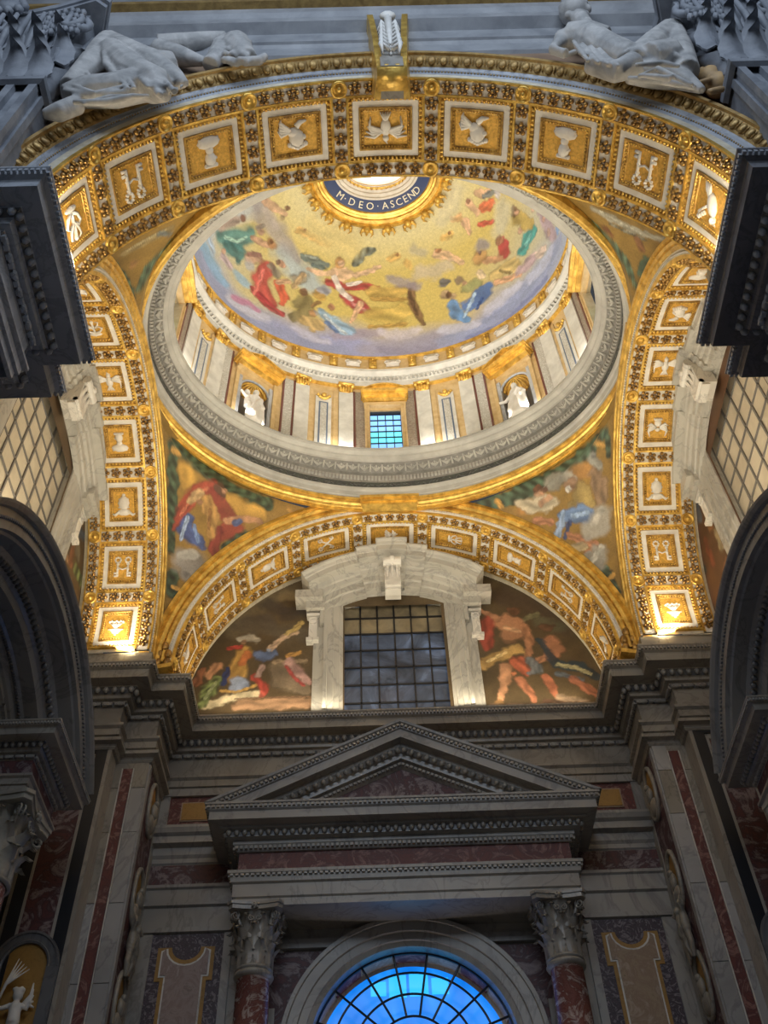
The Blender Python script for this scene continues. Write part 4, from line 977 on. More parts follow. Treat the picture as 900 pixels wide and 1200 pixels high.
def gilt_capital(tdeg, z, half):
    b = MB()
    for k in range(-2, 3): b.ball(at_wall(tdeg, k*half*.42, .13, z-.22), (.07, .07, .16), 6, 4)
    for k in (-1, 1): b.ball(at_wall(tdeg, k*half*1.0, .15, z-.05), .09, 8, 5)
    b.ball(at_wall(tdeg, 0, .16, z-.02), .07, 6, 4)
    R = Matrix.Rotation(-tdeg*D2R, 3, 'Z'); b.box(at_wall(tdeg, 0, .1, z+.07), (half*2.5, .25, .07), R); b.box(at_wall(tdeg, 0, .05, z-.2), (half*2.1, .12, .42), R)
    part(b, 'gilt_capital', 'gold', drum, True)
for base in (19, 65, 115, 161, 199, 245, 295, 341):
    for d in (-7, 7):
        td = base+d; panel_on('pilaster', 'drum_white', td, .26, 28.98, 32.75, 0, .10); gilt_capital(td, 33.1, .24)
    for d in (-3.9, 3.9): panel_on('marble_strip', 'alabaster', base+d, .09, 28.98, 32.9, 0, .035)
    panel_on('framed_panel', 'drum_white', base, .29, 29.0, 32.3, 0, .05)
    panel_on('blue_inlay', 'blue_line', base, .17, 29.3, 31.95, .05, .065); panel_on('speckled_inlay', 'speckle', base, .115, 29.38, 31.87, .06, .075)
    b = MB()
    for k in range(-3, 4): b.ball(at_wall(base, k*.07, .1, 32.12+.02*k*k), .065, 6, 4)
    b.ball(at_wall(base, 0, .12, 32.33), (.1, .07, .12), 8, 5); part(b, 'gilt_garland', 'gold', drum, True)
    for d in (-11.4, 11.4):
        panel_on('veined_strip', 'veined_drum' if d*((base % 90)-45) > 0 else 'speckle', base+d, .17, 28.98, 32.9, 0, .03)
        for e in (-1.8, 1.8): panel_on('oxblood_strip', 'oxblood', base+d+e, .035, 28.98, 32.9, 0, .05)
def pediment_gilt(tdeg, half, z, tri):
    R = Matrix.Rotation(-tdeg*D2R, 3, 'Z'); b = MB()
    for w_, d, zz, h in ((half-.12, .34, z-.14, .12), (half-.05, .44, z-.03, .10), (half, .56, z+.08, .09)): b.box(at_wall(tdeg, 0, d/2, zz), (2*w_, d, h), R)
    n = 14
    for i in range(n):
        u0, u1 = -half+2*half*i/n, -half+2*half*(i+1)/n
        f = (lambda u: .45*(1-abs(u)/half)) if tri else (lambda u: .36*(1-(u/half)**2))
        for w_, th in ((.50, .12), (.38, .2)):
            c0, c1 = z+.13+f(u0), z+.13+f(u1)
            vs = []
            for u, c in ((u0, c0), (u1, c1)):
                for o, q in ((0, 0), (w_, 0), (w_, th*.6), (0, th*.6)): vs.append(at_wall(tdeg, u, o, c+q-(.12 if w_ < .45 else 0)))
            b.add(vs, [(0, 4, 5, 1), (1, 5, 6, 2), (2, 6, 7, 3), (0, 3, 7, 4), (0, 1, 2, 3), (4, 5, 6, 7)])
    b.box(at_wall(tdeg, 0, .06, z+.25), (half*1.5, .08, .2), R)
    part(b, 'gilt_pediment', 'gold', drum)
for c in WINS:
    hw = .56 if c in (0, 180) else .62
    for s_ in (-1, 1):
        R = Matrix.Rotation(-c*D2R, 3, 'Z'); b = MB(); b.box(at_wall(c, s_*(hw+.09), .04, 30.4), (.18, .3, 2.95), R); b.box(at_wall(c, s_*(hw+.15), .10, 30.4), (.05, .3, 2.95), R); part(b, 'window_jamb', 'alabaster', drum)
    b = MB(); b.box(at_wall(c, 0, .04, 31.95), (2*hw+.4, .3, .2), R); part(b, 'window_head', 'alabaster', drum)
    pediment_gilt(c, .86, 32.3, False)
    W = MB(); W.box(at_wall(c, 0, -.25, 31.83), (2*hw+.1, .06, .06), R); W.box(at_wall(c, 0, -.25, 28.95), (2*hw+.1, .06, .06), R)
    wfr = part(W, 'drum_window', 'iron', drum)
    for i in range(4):
        for j in range(8):
            p = at_wall(c, -hw+2*hw*(i+.5)/4, -.25, 29.0+2.8*(j+.5)/8); b = MB(); b.box(p, (2*hw/4-.025, .02, .325), R)
            o = b.build('pane', 'day_cyan' if 3 <= j < 5 else 'day_pane', wfr); o.matrix_parent_inverse = Matrix.Translation(drum.location).inverted() if False else Matrix.Identity(4)
    b = MB()
    for i in range(5): b.box(at_wall(c, -hw+2*hw*i/4, -.22, 30.4), (.03, .04, 2.85), R)
    for j in range(9): b.box(at_wall(c, 0, -.22, 29.0+2.8*j/8), (2*hw, .04, .03), R)
    b.build('glazing_bars', 'iron', wfr)
NICHE_T = []
for c in NICH:
    R = Matrix.Rotation(-c*D2R, 3, 'Z'); hw = .52
    for s_ in (-1, 1):
        b = MB(); b.box(at_wall(c, s_*(hw+.22), .03, 30.5), (.14, .22, 3.1), R); part(b, 'niche_jamb', 'alabaster', drum)
        b = MB(); b.box(at_wall(c, s_*(hw+.08), .0, 30.3), (.14, .18, 2.9), R); part(b, 'niche_inner_jamb', 'marble_blue', drum)
    b = MB(); b.box(at_wall(c, 0, .03, 32.1), (2*hw+.6, .22, .2), R); part(b, 'niche_head', 'alabaster', drum)
    pediment_gilt(c, .95, 32.35, True)
    # spandrel plate with arched cut
    b = MB(); n = 16; top = 32.0; zc = 31.2
    for i in range(n):
        a0, a1 = PI*i/n, PI*(i+1)/n
        q = [at_wall(c, hw*cs(a0), .02, zc+hw*sn(a0)), at_wall(c, hw*cs(a1), .02, zc+hw*sn(a1)), at_wall(c, hw*cs(a1)*1.15, .02, top), at_wall(c, hw*cs(a0)*1.15, .02, top)]
        b.add(q, [(0, 1, 2, 3)])
    part(b, 'niche_spandrel', 'alabaster', drum)
    b = MB(); n = 14; P = []
    for i in range(n+1):
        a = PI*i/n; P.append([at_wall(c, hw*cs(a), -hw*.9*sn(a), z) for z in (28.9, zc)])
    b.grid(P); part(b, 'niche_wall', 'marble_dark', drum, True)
    b = MB(); P = []
    for i in range(n+1):
        a = PI*i/n
        P.append([at_wall(c, hw*cs(a)*cs(e), -hw*.9*sn(a)*cs(e)+.0, zc+hw*sn(e)) for e in [H*q/6 for q in range(7)]])
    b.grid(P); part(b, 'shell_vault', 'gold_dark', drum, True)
    b = MB()
    for i in range(8):
        a = PI*(i+.5)/8; b.tube([at_wall(c, hw*.96*cs(a)*cs(e), -hw*.86*sn(a)*cs(e), zc+hw*.96*sn(e)) for e in [H*q/5 for q in range(6)]], [.045, .04, .035, .03, .02, .01], 5)
    part(b, 'shell_rib', 'gold', drum, True, 'stuff')
    b = MB(); b.tube([at_wall(c, hw*1.03*cs(PI*i/16), .04, zc+hw*1.03*sn(PI*i/16)) for i in range(17)], .045, 6); part(b, 'niche_rim', 'marble_blue', drum, True)
# drum entablature and dome base
b = MB(); ell_sweep(b, [(0, 33.12), (-.12, 33.12), (-.12, 33.2), (-.05, 33.2)], ab=DW); part(b, 'gilt_fillet', 'gold', drum)
b = MB(); ell_sweep(b, [(0, 33.2), (-.06, 33.22), (-.06, 33.6), (-.1, 33.62)], ab=DW); part(b, 'entablature', 'drum_white', drum)
b = MB(); ell_items((DW[0]-.14, DW[1]-.14), 33.68, 230, lambda x, y, z, a, s_: b.box((x, y, z), (s_*.5, .12, .10), Matrix.Rotation(a, 3, 'Z'))); part(b, 'dentil_row', 'drum_white', drum, False, 'stuff')
b = MB(); ell_sweep(b, [(-.06, 33.62), (-.07, 33.74), (-.2, 33.76), (-.30, 33.86), (-.34, 33.9), (-.34, 34.05), (-.30, 34.1), (-.05, 34.16), (0, 34.3), (-.02, 34.5)], ab=DW); part(b, 'upper_cornice', 'drum_white', drum)
dome = thing('dome', 'oval dome lined with a bright mosaic of angels and robed saints on golden clouds', 'dome', (0, YC, 34.5))
b = MB(); ell_sweep(b, [(-.02, 34.5), (-.06, 34.52), (-.02, 34.56)], ab=DW); part(b, 'gilt_fillet', 'gold', dome)
b = MB(); ell_sweep(b, [(-.02, 34.56), (.0, 35.3)], ab=DW); part(b, 'ornament_band', 'alabaster', dome)
b = MB()
def plq(i, x, y, z, a, s_):
    R = Matrix.Rotation(a, 3, 'Z')
for i in range(56):
    t = 2*PI*(i+.5)/56; nn = dnorm(t); x, y = dw(t); R = Matrix.Rotation(math.atan2(-nn.x, nn.y), 3, 'Z'); p = Vector((x-nn.x*.05, y-nn.y*.05, 34.93))
    b = MB()
    if i % 2 == 0:
        b.box(p, (.52, .06, .46), R); b.box(p-nn*.03, (.40, .06, .06), R)
        for q in (-1, 1): b.tube([p-nn*.05+R @ Vector((q*(.22+.09*cs(k*.9)), 0, .09*sn(k*.9))) for k in range(8)], .022, 5)
        part(b, 'cartouche', 'stucco', dome, True)
    else:
        b.box(p, (.30, .08, .66), R)
        for q in (-.2, 0, .2): b.ball(p-nn*.05+Vector((0, 0, q)), .06, 6, 4)
        part(b, 'gilt_bracket', 'gold', dome, True)
b = MB(); ell_sweep(b, [(-.0, 35.28), (-.10, 35.3), (-.10, 35.37), (-.02, 35.4)], ab=DW); part(b, 'gilt_cornice', 'gold', dome)
DA, DB, DZ, DH = 6.787, 5.054, 35.39, 6.28
def dome_pt(t, e, k=1.0): return (DA*k*sn(t)*cs(e), YC+DB*k*cs(t)*cs(e), DZ+DH*k*sn(e))
EMAX = math.acos(2.45/6.787)
b = MB(); b.grid([[dome_pt(2*PI*i/900, EMAX*j/240) for j in range(241)] for i in range(900)], True, False)
dm = part(b, 'dome_mosaic', 'mosaic', dome, True)
def dome_base(co):
    n = len(co); z = co[:, 2]; e = np.arcsin(np.clip((z-DZ)/DH, 0, 1)); t = np.arctan2(co[:, 0]/DA, (co[:, 1]-YC)/DB)
    gold = srgb((216, 196, 118)); pale = srgb((228, 218, 168)); sky = srgb((184, 204, 224)); cloud = srgb((166, 172, 216))
    f = np.clip((e-.12+.05*np.sin(5*t)+.03*np.sin(13*t+1))/.22, 0, 1)[:, None]; c = cloud*(1-f)+gold*f
    g = np.clip((np.abs(np.sin(t/2.0))-.25)*2.2, 0, 1)[:, None]*np.clip((.75-e)/.3, 0, 1)[:, None]
    c = c*(1-.55*g)+sky*.55*g
    h = np.clip((e-.75)/.3, 0, 1)[:, None]; c = c*(1-h)+pale*h
    return c
paint(dm, dome_base, STROKES.get('dome', []))
# oculus
OC = (2.149, 1.602); ZO = 41.3
oc = thing('oculus_ring', 'gilded oculus ring with winged cherub heads around a blue lettered band', 'oculus', (0, YC, 41))
def ring_sweep(prof, name, mt, smooth=False):
    b = MB(); P = [[((OC[0]+o)*sn(2*PI*i/96), YC+(OC[1]+o)*cs(2*PI*i/96), z) for i in range(96)] for o, z in prof]; b.grid(P, False, True); return part(b, name, mt, oc, smooth)
ring_sweep([(.68, 41.3), (.62, 40.9), (.52, 40.85), (.46, 40.95), (.42, 40.92), (.30, 40.98), (.28, 41.08), (.20, 41.10), (.16, 41.05), (.06, 41.08), (.02, 41.16)], 'gilt_ring', 'gold')
ring_sweep([(.02, 41.16), (-.42, 41.36)], 'blue_band', 'navy')
ring_sweep([(-.42, 41.36), (-.44, 41.3), (-.52, 41.3), (-.54, 41.4), (-.66, 41.42), (-.68, 41.5), (-.8, 41.52)], 'white_ring', 'stucco')
ring_sweep([(-.8, 41.52), (-.82, 41.46), (-.9, 41.46), (-.92, 41.6), (-.95, 41.62)], 'inner_gilt_ring', 'gold')
ring_sweep([(-.92, 41.5), (-.90, 44.6), (-1.2, 45.3), (-1.59, 45.5)], 'lantern_wall', 'stucco')
b = MB()
for i in range(40):
    t = 2*PI*i/40; b.ball(((OC[0]-.86)*sn(t), YC+(OC[1]-.86)*cs(t), 41.42), (.05, .05, .06), 6, 4)
part(b, 'bead_row', 'gold', oc, True, 'stuff')
for i in range(8):
    t = 2*PI*i/8; b = MB(); r = .91
    x, y = (OC[0]-.93)*sn(t), YC+(OC[1]-.93)*cs(t); b.box((x, y, 43.4), (.42, .03, 1.9), Matrix.Rotation(-t, 3, 'Z')); part(b, 'lantern_pane', 'day_white', oc)
for i in range(20):
    t = 2*PI*(i+.5)/20; c = Vector(((OC[0]+.62)*sn(t), YC+(OC[1]+.62)*cs(t), 40.78)); nn = Vector((sn(t), cs(t), 0)); tt = Vector((cs(t), -sn(t), 0)); b = MB()
    b.ball(c, (.16, .16, .19), 10, 7)
    for q in range(5): b.ball(c+tt*(-.08+.04*q)+nn*-.03+Vector((0, 0, .12)), .045, 5, 4)
    b.ball(c-nn*.02+Vector((0, 0, -.11))*1, (.03, .03, .03), 5, 3)
    for s_ in (-1, 1):
        for q in range(3): b.tube([c+tt*s_*.08, c+tt*s_*(.22+.02*q)+nn*(.02+.08*q), c+tt*s_*(.26-.04*q)+nn*(.12+.10*q)], [.05, .045, .012], 5)
    b.tube([c+nn*.05, c+nn*.2+Vector((0, 0, .05)), c+nn*.28], [.08, .06, .02], 6)
    part(b, 'cherub_head', 'gold', oc, True)
# lettering on the blue band
text = 'M \u00b7 D E O \u00b7 A S C E N D'
full = 'AD EA\u00b7PER\u00b7MANVS\u00b7ANGELI\u00b7CORAM\u00b7DEO\u00b7ASCEND'
def letter(ch, t):
    cu = bpy.data.curves.new('letter', 'FONT'); cu.body = ch; cu.size = .40; cu.extrude = .012; cu.align_x = 'CENTER'; cu.align_y = 'CENTER'; cu.resolution_u = 3
    tmp = bpy.data.objects.new('letter', cu); COL.objects.link(tmp)
    dg = bpy.context.evaluated_depsgraph_get(); me = bpy.data.meshes.new_from_object(tmp.evaluated_get(dg)); bpy.data.objects.remove(tmp)
    me.materials.clear(); me.materials.append(M['letter'])
    o = bpy.data.objects.new('letter', me); COL.objects.link(o)
    c = Vector(((OC[0]-.2)*sn(t), YC+(OC[1]-.2)*cs(t), 41.235))
    rad = Vector((OC[0]*sn(t), OC[1]*cs(t), 0)); nrm0 = Vector((sn(t)/OC[0], cs(t)/OC[1], 0)).normalized()
    tan = Vector((nrm0.y, -nrm0.x, 0))          # travel of increasing t
    slope = Vector((-nrm0.x*.44, -nrm0.y*.44, .20)).normalized()   # towards the opening
    X = tan; Yv = slope; Z = X.cross(Yv)
    mm_ = Matrix((X, Yv, Z)).transposed().to_4x4()
    if Z.z > 0:
        mm_ = Matrix((X, Yv, Z)).transposed().to_4x4()
    o.matrix_world = Matrix.Translation(c-Vector((0, 0, .012))) @ mm_
    return o
seq = ['M', '\u00b7', 'D', 'E', 'O', '\u00b7', 'A', 'S', 'C', 'E', 'N', 'D']
tpos = [-50, -42, -32, -20, -8.5, 1, 10, 19, 28, 37, 47, 57]
for ch, td in zip(seq, tpos):
    o = letter(ch, td*D2R); mw = o.matrix_world.copy(); o.parent = oc; o.matrix_parent_inverse = Matrix.Translation(oc.location).inverted(); o.matrix_world = mw
# ================================================================== walls, floor
def plane_wall(name, pts, mt):
    b = MB(); b.add(pts, [tuple(range(len(pts)))]); return struct(b.build(name, mt))
plane_wall('floor', [(-30, -14, 0), (30, -14, 0), (30, 26, 0), (-30, 26, 0)], 'marble_mid')
# back wall with the round-headed window opening
AX, AZ, AR = 0.03, 11.15, 2.50
b = MB(); n = 40
arc = [(AX+AR*cs(PI*i/n), AZ+AR*sn(PI*i/n)) for i in range(n+1)]
YW = 24.05
for i in range(n):
    (x0, z0), (x1, z1) = arc[i], arc[i+1]; b.add([(x0, YW, z0), (x1, YW, z1), (x1, YW, 20.4), (x0, YW, 20.4)], [(0, 1, 2, 3)])
b.add([(AX+AR, YW, 0), (9.5, YW, 0), (9.5, YW, 20.4), (AX+AR, YW, 20.4)], [(0, 1, 2, 3)])
b.add([(AX-AR, YW, 0), (-9.5, YW, 0), (-9.5, YW, 20.4), (AX-AR, YW, 20.4)], [(0, 1, 2, 3)])
b.add([(AX-AR, YW, 0), (AX+AR, YW, 0), (AX+AR, YW, 8), (AX-AR, YW, 8)], [(0, 1, 2, 3)])
wb = struct(b.build('wall_back', 'marble_mid'))
def on_wall(name, mt, polys, y0, y1, parent=wb, label=None, smooth=False):
    b = MB()
    for poly in polys: b.prism(poly, lambda x, z, h: (x, h, z), y0, y1)
    o = b.build(name, mt, parent, smooth, label); return o
def rect(x0, x1, z0, z1): return [(x0, z0), (x1, z0), (x1, z1), (x0, z1)]
# frieze panels and bands between the side walls and the aedicule
for s_ in (-1, 1):
    X = lambda a, b_: (min(s_*a, s_*b_), max(s_*a, s_*b_))
    a, c = X(4.6, 6.72)
    on_wall('frame_band', 'marble', [rect(a, c, 18.1, 18.32), rect(a, c, 17.0, 17.14)], 23.9, YW)
    a, c = X(6.45, 6.72); on_wall('frame_band', 'marble', [rect(a, c, 17.1, 18.2)], 23.93, YW)
    a, c = X(4.6, 6.45); on_wall('red_panel', 'red', [rect(a, c, 17.14, 18.1)], 23.99, YW)
    a, c = X(4.4, 6.12); on_wall('panel_fillet', 'yellow', [rect(a, c, 17.32, 17.92)], 23.96, YW)
    a, c = X(4.4, 6.08); on_wall('ochre_panel', 'ochre', [rect(a, c, 17.36, 17.88)], 23.94, YW)
    a, c = X(3.9, 6.72)
    b = MB(); pr_ = [(0, 17.0), (.45, 17.0), (.45, 16.92), (.40, 16.8), (.30, 16.74), (.30, 16.55), (.12, 16.5), (.10, 16.3), (.04, 16.22), (.04, 16.1), (0, 16.06)]
    b.grid([[(x, YW-o, z) for x in (a, c)] for o, z in pr_]); b.build('string_cornice', 'marble', wb)
    on_wall('red_band', 'red_dark', [rect(a, c, 15.42, 16.02)], 24.0, YW)
    b = MB(); pr_ = [(0, 15.42), (.16, 15.42), (.16, 15.34), (.10, 15.30), (.10, 14.95), (.14, 14.93), (.14, 14.86), (.06, 14.82), (.06, 14.3), (.12, 14.28), (.12, 14.16), (0, 14.12)]
    b.grid([[(x, YW-o, z) for x in (a, c)] for o, z in pr_]); b.build('architrave', 'marble', wb)
    a, c = X(4.5, 6.72); on_wall('purple_panel', 'purple', [rect(a, c, 6, 14.12)], 24.0, YW)
    a, c = X(6.36, 6.72); on_wall('side_band', 'marble', [rect(a, c, 6, 14.12)], 23.96, YW)
    a, c = X(4.38, 4.58); on_wall('side_band', 'marble', [rect(a, c, 6, 14.12)], 23.96, YW)
    # shaped cartouche
    cx = s_*5.48
    def cart(g):
        nt = [(cx+(.36+g)*cs(PI+PI*i/10)*1.0, 13.78+g*.0+(.36+g)*sn(PI+PI*i/10)*.9) for i in range(11)]
        L = [(cx-.70+g, 13.78-g), ] + [(x, z-g*.3) for x, z in nt] + [(cx+.70-g, 13.78-g), (cx+.70-g, 12.95+g), (cx+.56-g, 12.95+g), (cx+.56-g, 11.5), (cx+.74-g, 11.5), (cx+.74-g, 6.5), (cx-.74+g, 6.5), (cx-.74+g, 11.5), (cx-.56+g, 11.5), (cx-.56+g, 12.95+g), (cx-.70+g, 12.95+g)]
        return L
    on_wall('ochre_border', 'ochre', [cart(0)], 23.98, YW); on_wall('pale_fillet', 'marble_light', [cart(.09)], 23.965, YW)
    on_wall('cartouche_field', 'yellow' if s_ > 0 else 'pink', [cart(.13)], 23.95, YW)
    # spandrel panels either side of the window arch
    sp = [(s_*3.2, 13.75)]+[(s_*3.2, 11.15)]+[(AX+s_*(3.2)*cs(q), AZ+3.2*sn(q)) for q in [PI/2*i/12*0.86 for i in range(1, 13)]]+[(s_*.7, 14.3)]
    poly = [(s_*3.75, 8.0), (s_*3.75, 13.6)]+[(s_*.9, 13.6)] if False else None
    b = MB(); nn_ = 16
    for i in range(nn_):
        q0, q1 = H*i/nn_, H*(i+1)/nn_
        p0, p1 = (s_*3.12*cs(q0), AZ+3.12*sn(q0)), (s_*3.12*cs(q1), AZ+3.12*sn(q1))
        if p1[1] < 13.62: b.add([(p0[0], 23.99, p0[1]), (s_*3.9, 23.99, p0[1]), (s_*3.9, 23.99, p1[1]), (p1[0], 23.99, p1[1])], [(0, 1, 2, 3)])
    b.build('spandrel_panel', 'red_dark', wb)
    a, c = X(.6, 4.4); on_wall('spandrel_fillet', 'marble', [rect(a, c, 13.62, 13.85)], 23.9, YW)
    a, c = X(3.22, 3.36); on_wall('spandrel_fillet', 'marble', [rect(a, c, 8, 12.2)], 23.93, YW)
# window archivolt, reveal and glazing
wn = MB()
prf = [(2.42, 24.25), (2.44, 23.95), (2.56, 23.92), (2.58, 23.88), (2.76, 23.86), (2.78, 23.80), (3.0, 23.78), (3.02, 23.74), (3.12, 23.74), (3.16, 24.05)]
wn.grid([[(AX+r*cs(PI*i/64), y, AZ+r*sn(PI*i/64)) for r, y in prf] for i in range(65)])
wn.grid([[(AX+s2*r, y, z) for r, y in prf] for z in (7.9, AZ) for s2 in (1,)]); wn.grid([[(AX-r, y, z) for r, y in prf] for z in (7.9, AZ)])
win = struct(wn.build('window_1', 'marble_mid'))
b = MB()
for i in range(9):
    q0, q1 = PI*i/9+.015, PI*(i+1)/9-.015; b = MB()
    wdt = 6; b.grid([[(AX+r*cs(q0+(q1-q0)*j/wdt), y, AZ+r*sn(q0+(q1-q0)*j/wdt)) for r, y in ((2.46, 24.25), (2.40, 24.25), (2.40, 24.72), (2.46, 24.72))] for j in range(wdt+1)]); b.build('reveal_block', 'yellow' if i % 2 else 'red', win)
b = MB(); b.grid([[(AX+r*cs(PI*i/48), 24.30+(.5 if r < 2.45 else 0)*0, AZ+r*sn(PI*i/48)) for r in (2.41, 2.46)] for i in range(49)]); b.build('reveal_back', 'iron', win)
b = MB(); nn_ = 40
b.add([(AX+2.36*cs(PI*i/nn_), 24.74, AZ+2.36*sn(PI*i/nn_)) for i in range(nn_+1)]+[(AX-2.36, 24.74, 8), (AX+2.36, 24.74, 8)], [tuple(range(nn_+3))]); b.build('blue_glass', 'blue_sky', win)
b = MB(); b.grid([[(AX+r*cs(PI*i/48), 24.72, AZ+r*sn(PI*i/48)) for r in (2.30, 2.42)] for i in range(49)]); b.build('pale_border', 'marble_light', win)
for x0, x1, z0, z1 in ((-1.0, -.62, 12.75, 13.1), (-.55, -.12, 12.7, 13.25), (-.05, .42, 12.72, 13.27), (.5, .92, 12.75, 13.15)):
    b = MB(); b.box((AX+(x0+x1)/2, 24.73, (z0+z1)/2), (x1-x0, .012, z1-z0)); b.build('pane_reflection', 'blue_reflection', win)  # glowing patches imitate window reflections on the blue glass
for k in range(10):
    a = PI*(k+.5)/10 if True else 0
    a = PI*k/9
    if k in (0, 9): continue
    b = MB(); b.tube([(AX+.9*cs(a), 24.26, AZ+.9*sn(a)), (AX+2.44*cs(a), 24.26, AZ+2.44*sn(a))], .028, 6); b.build('mullion', 'iron', win)
for r in (.9, 1.42, 1.93, 2.42):
    b = MB(); b.tube([(AX+r*cs(PI*i/40), 24.26, AZ+r*sn(PI*i/40)) for i in range(41)], .028 if r < 2.4 else .04, 6); b.build('glazing_ring', 'iron', win)

# ================================================================== aedicule: columns, entablature, pediment
def leaf_mesh(w_, h_, curl):
    b = MB(); P = []
    for i in range(9):
        s_ = i/8; z = h_*min(1, s_*1.15) if s_ < .85 else h_*(1-(s_-.85)*.9); o = .02+curl*max(0, s_-.45)**1.6*3.2
        ww = w_*(.75+.35*sn(PI*min(1, s_*1.1)))*(1-.72*max(0, s_-.7)/.3); ww *= 1+.14*(i % 2)
        P.append([(ww*q, o+.28*w_*(1-abs(q)*1.4)*.5 - .10*w_*abs(q)*2, z) for q in (-.5, -.36, -.2, 0, .2, .36, .5)])
    b.grid(P)
    Q = [[(x*.98, y-.03, z-.01) for x, y, z in r] for r in P]; b.grid(Q); return b
def volute(b, c, ux, r, th):
    """spiral scroll in the vertical plane spanned by ux and z"""
    pts = []; rad = []
    for k in range(22):
        a = k*.42; rr = r*(1-.82*k/21); pts.append(c+ux*(rr*cs(a+PI*.6))+Vector((0, 0, rr*sn(a+PI*.6)))); rad.append(th*(1-.5*k/21))
    b.tube(pts, rad, 6)
def corinthian(parent, z0, r, h, ab, mt):
    """capital as sub-part tree: bell, leaves, volutes, abacus. z0 = bottom"""
    b = MB(); b.lathe([(r*1.0, z0), (r*1.12, z0+.02*h), (r*1.12, z0+.05*h), (r*.98, z0+.08*h), (r*1.0, z0+.5*h), (r*1.15, z0+.8*h), (r*1.35, z0+.88*h)], n=24); bell = b.build('capital', mt, parent, True)
    lm = leaf_mesh(r*.60, h*.36, r*.5); l0 = None
    for ring_, (n_, zz, rr, sc_) in enumerate(((9, z0+.06*h, r*.98, 1.0), (9, z0+.27*h, r*1.0, 1.08), (9, z0+.46*h, r*1.06, 1.0))):
        for k in range(n_):
            a = 2*PI*(k+(.5 if ring_ == 1 else 0))/n_
            if l0 is None: l0 = lm.build('acanthus_leaf', mt, bell, True); o = l0
            else: o = inst(l0, bell)
            o.location = (rr*sn(a), rr*cs(a), zz); o.rotation_euler = (0, 0, -a); o.scale = (sc_, sc_, sc_)
    for k in range(4):
        a = PI/4+k*H; u = Vector((sn(a), cs(a), 0)); v = Vector((u.y, -u.x, 0)); b = MB()
        c = u*(ab*1.12)+Vector((0, 0, z0+.80*h))
        b.tube([u*r*1.0+Vector((0, 0, z0+.5*h)), u*(r*1.15)+Vector((0, 0, z0+.66*h)), u*(ab*1.1)+Vector((0, 0, z0+.86*h))], [.05*r*2, .06*r*2, .05*r*2], 6)
        for s_ in (-1, 1): volute(b, c+v*s_*.09*r, u, .20*r*1.6, .06*r)
        b.build('volute', mt, bell, True)
        f = Vector((sn(k*H), cs(k*H), 0)); g = Vector((f.y, -f.x, 0)); b = MB()
        for s_ in (-1, 1):
            b.tube([f*r*1.05+g*s_*.12*r+Vector((0, 0, z0+.5*h)), f*r*1.25+g*s_*.2*r+Vector((0, 0, z0+.68*h)), f*r*1.35+g*s_*.30*r+Vector((0, 0, z0+.8*h))], [.07*r, .07*r, .05*r], 6)
            volute(b, f*r*1.36+g*s_*.2*r+Vector((0, 0, z0+.74*h)), g*-s_, .2*r, .05*r)
        b.ball(f*(ab*.98)+Vector((0, 0, z0+.92*h)), (.16*r, .16*r, .16*r), 8, 5)
        for q in range(5): b.ball(f*(ab*1.0)+g*.17*r*cs(q*2*PI/5)+Vector((0, 0, z0+.92*h+.17*r*sn(q*2*PI/5))), .08*r, 6, 4)
        b.build('rosette_scroll', mt, bell, True)
    b = MB(); poly = []
    for k in range(4):
        a0 = PI/4+k*H
        c0 = Vector((sn(a0-.09), cs(a0-.09)))*ab*1.36; c1 = Vector((sn(a0+.09), cs(a0+.09)))*ab*1.36; poly += [tuple(c0), tuple(c1)]
        a1 = a0+H; d = Vector((sn(a1-.09), cs(a1-.09)))*ab*1.36
        for q in (.2, .4, .6, .8):
            p = c1*(1-q)+d*q; p = p*(1-.13*4*q*(1-q)); poly.append(tuple(p))
    b.prism(poly, lambda x, y, z: (x, y, z), z0+.88*h, z0+.95*h); b.prism([(x*1.05, y*1.05) for x, y in poly], lambda x, y, z: (x, y, z), z0+.95*h, z0+h); b.build('abacus', mt, bell)
    return bell
def column(x, y, label):
    T = thing('corinthian_column', label, 'column', (x, y, 0), group='columns of the pedimented aedicule')
    b = MB(); b.lathe([(.60, 5.0), (.60, 5.3), (.52, 5.35), (.56, 5.5), (.45, 5.6), (.44, 5.7), (.43, 8), (.405, 11), (.38, 12.45), (.44, 12.47), (.46, 12.52), (.44, 12.58), (.39, 12.6)], n=40); b.build('shaft', 'cottanello', T, True)
    b = MB(); b.lathe([(.37, 12.44), (.44, 12.47), (.47, 12.53), (.44, 12.59), (.38, 12.62)], n=40); b.build('astragal', 'marble_mid', T, True)
    b = MB(); b.box((0, 0, 2.5), (1.3, 1.3, 5.0)); b.build('pedestal', 'marble', T)
    corinthian(T, 12.6, .40, 1.52, .62, 'marble_dark' if False else 'marble_mid'); return T
column(-3.66, 23.1, 'red-veined marble column with acanthus capital left of the blue arched window')
column(3.62, 23.1, 'red-veined marble column with acanthus capital right of the blue arched window')
aed = thing('aedicule_pediment', 'large triangular grey marble pediment with red frieze over the blue arched window', 'pediment', (0, 23.2, 14.1))
def pt(mb, name, mt, T, **k): return part(mb, name, mt, T, **k)
path = [(-4.22, 24.05), (-4.22, 22.75), (4.18, 22.75), (4.18, 24.05)]
b = MB(); sweep(b, path, [(-.0, 14.12), (.02, 14.12), (.02, 14.30), (.06, 14.34), (.06, 14.66), (.12, 14.7), (.14, 14.86), (.20, 14.9), (.20, 14.98), (-.1, 14.98)]); b.box((-.02, 23.4, 14.4), (8.4, 1.28, .5)); pt(b, 'architrave', 'marble_mid', aed)
b = MB(); dentils(b, path, .16, 1, 14.86, .13, .06); pt(b, 'leaf_row', 'marble', aed, kind='stuff')
b = MB(); sweep(b, path, [(-.02, 14.98), (-.02, 15.56)]); pt(b, 'red_frieze', 'red', aed)
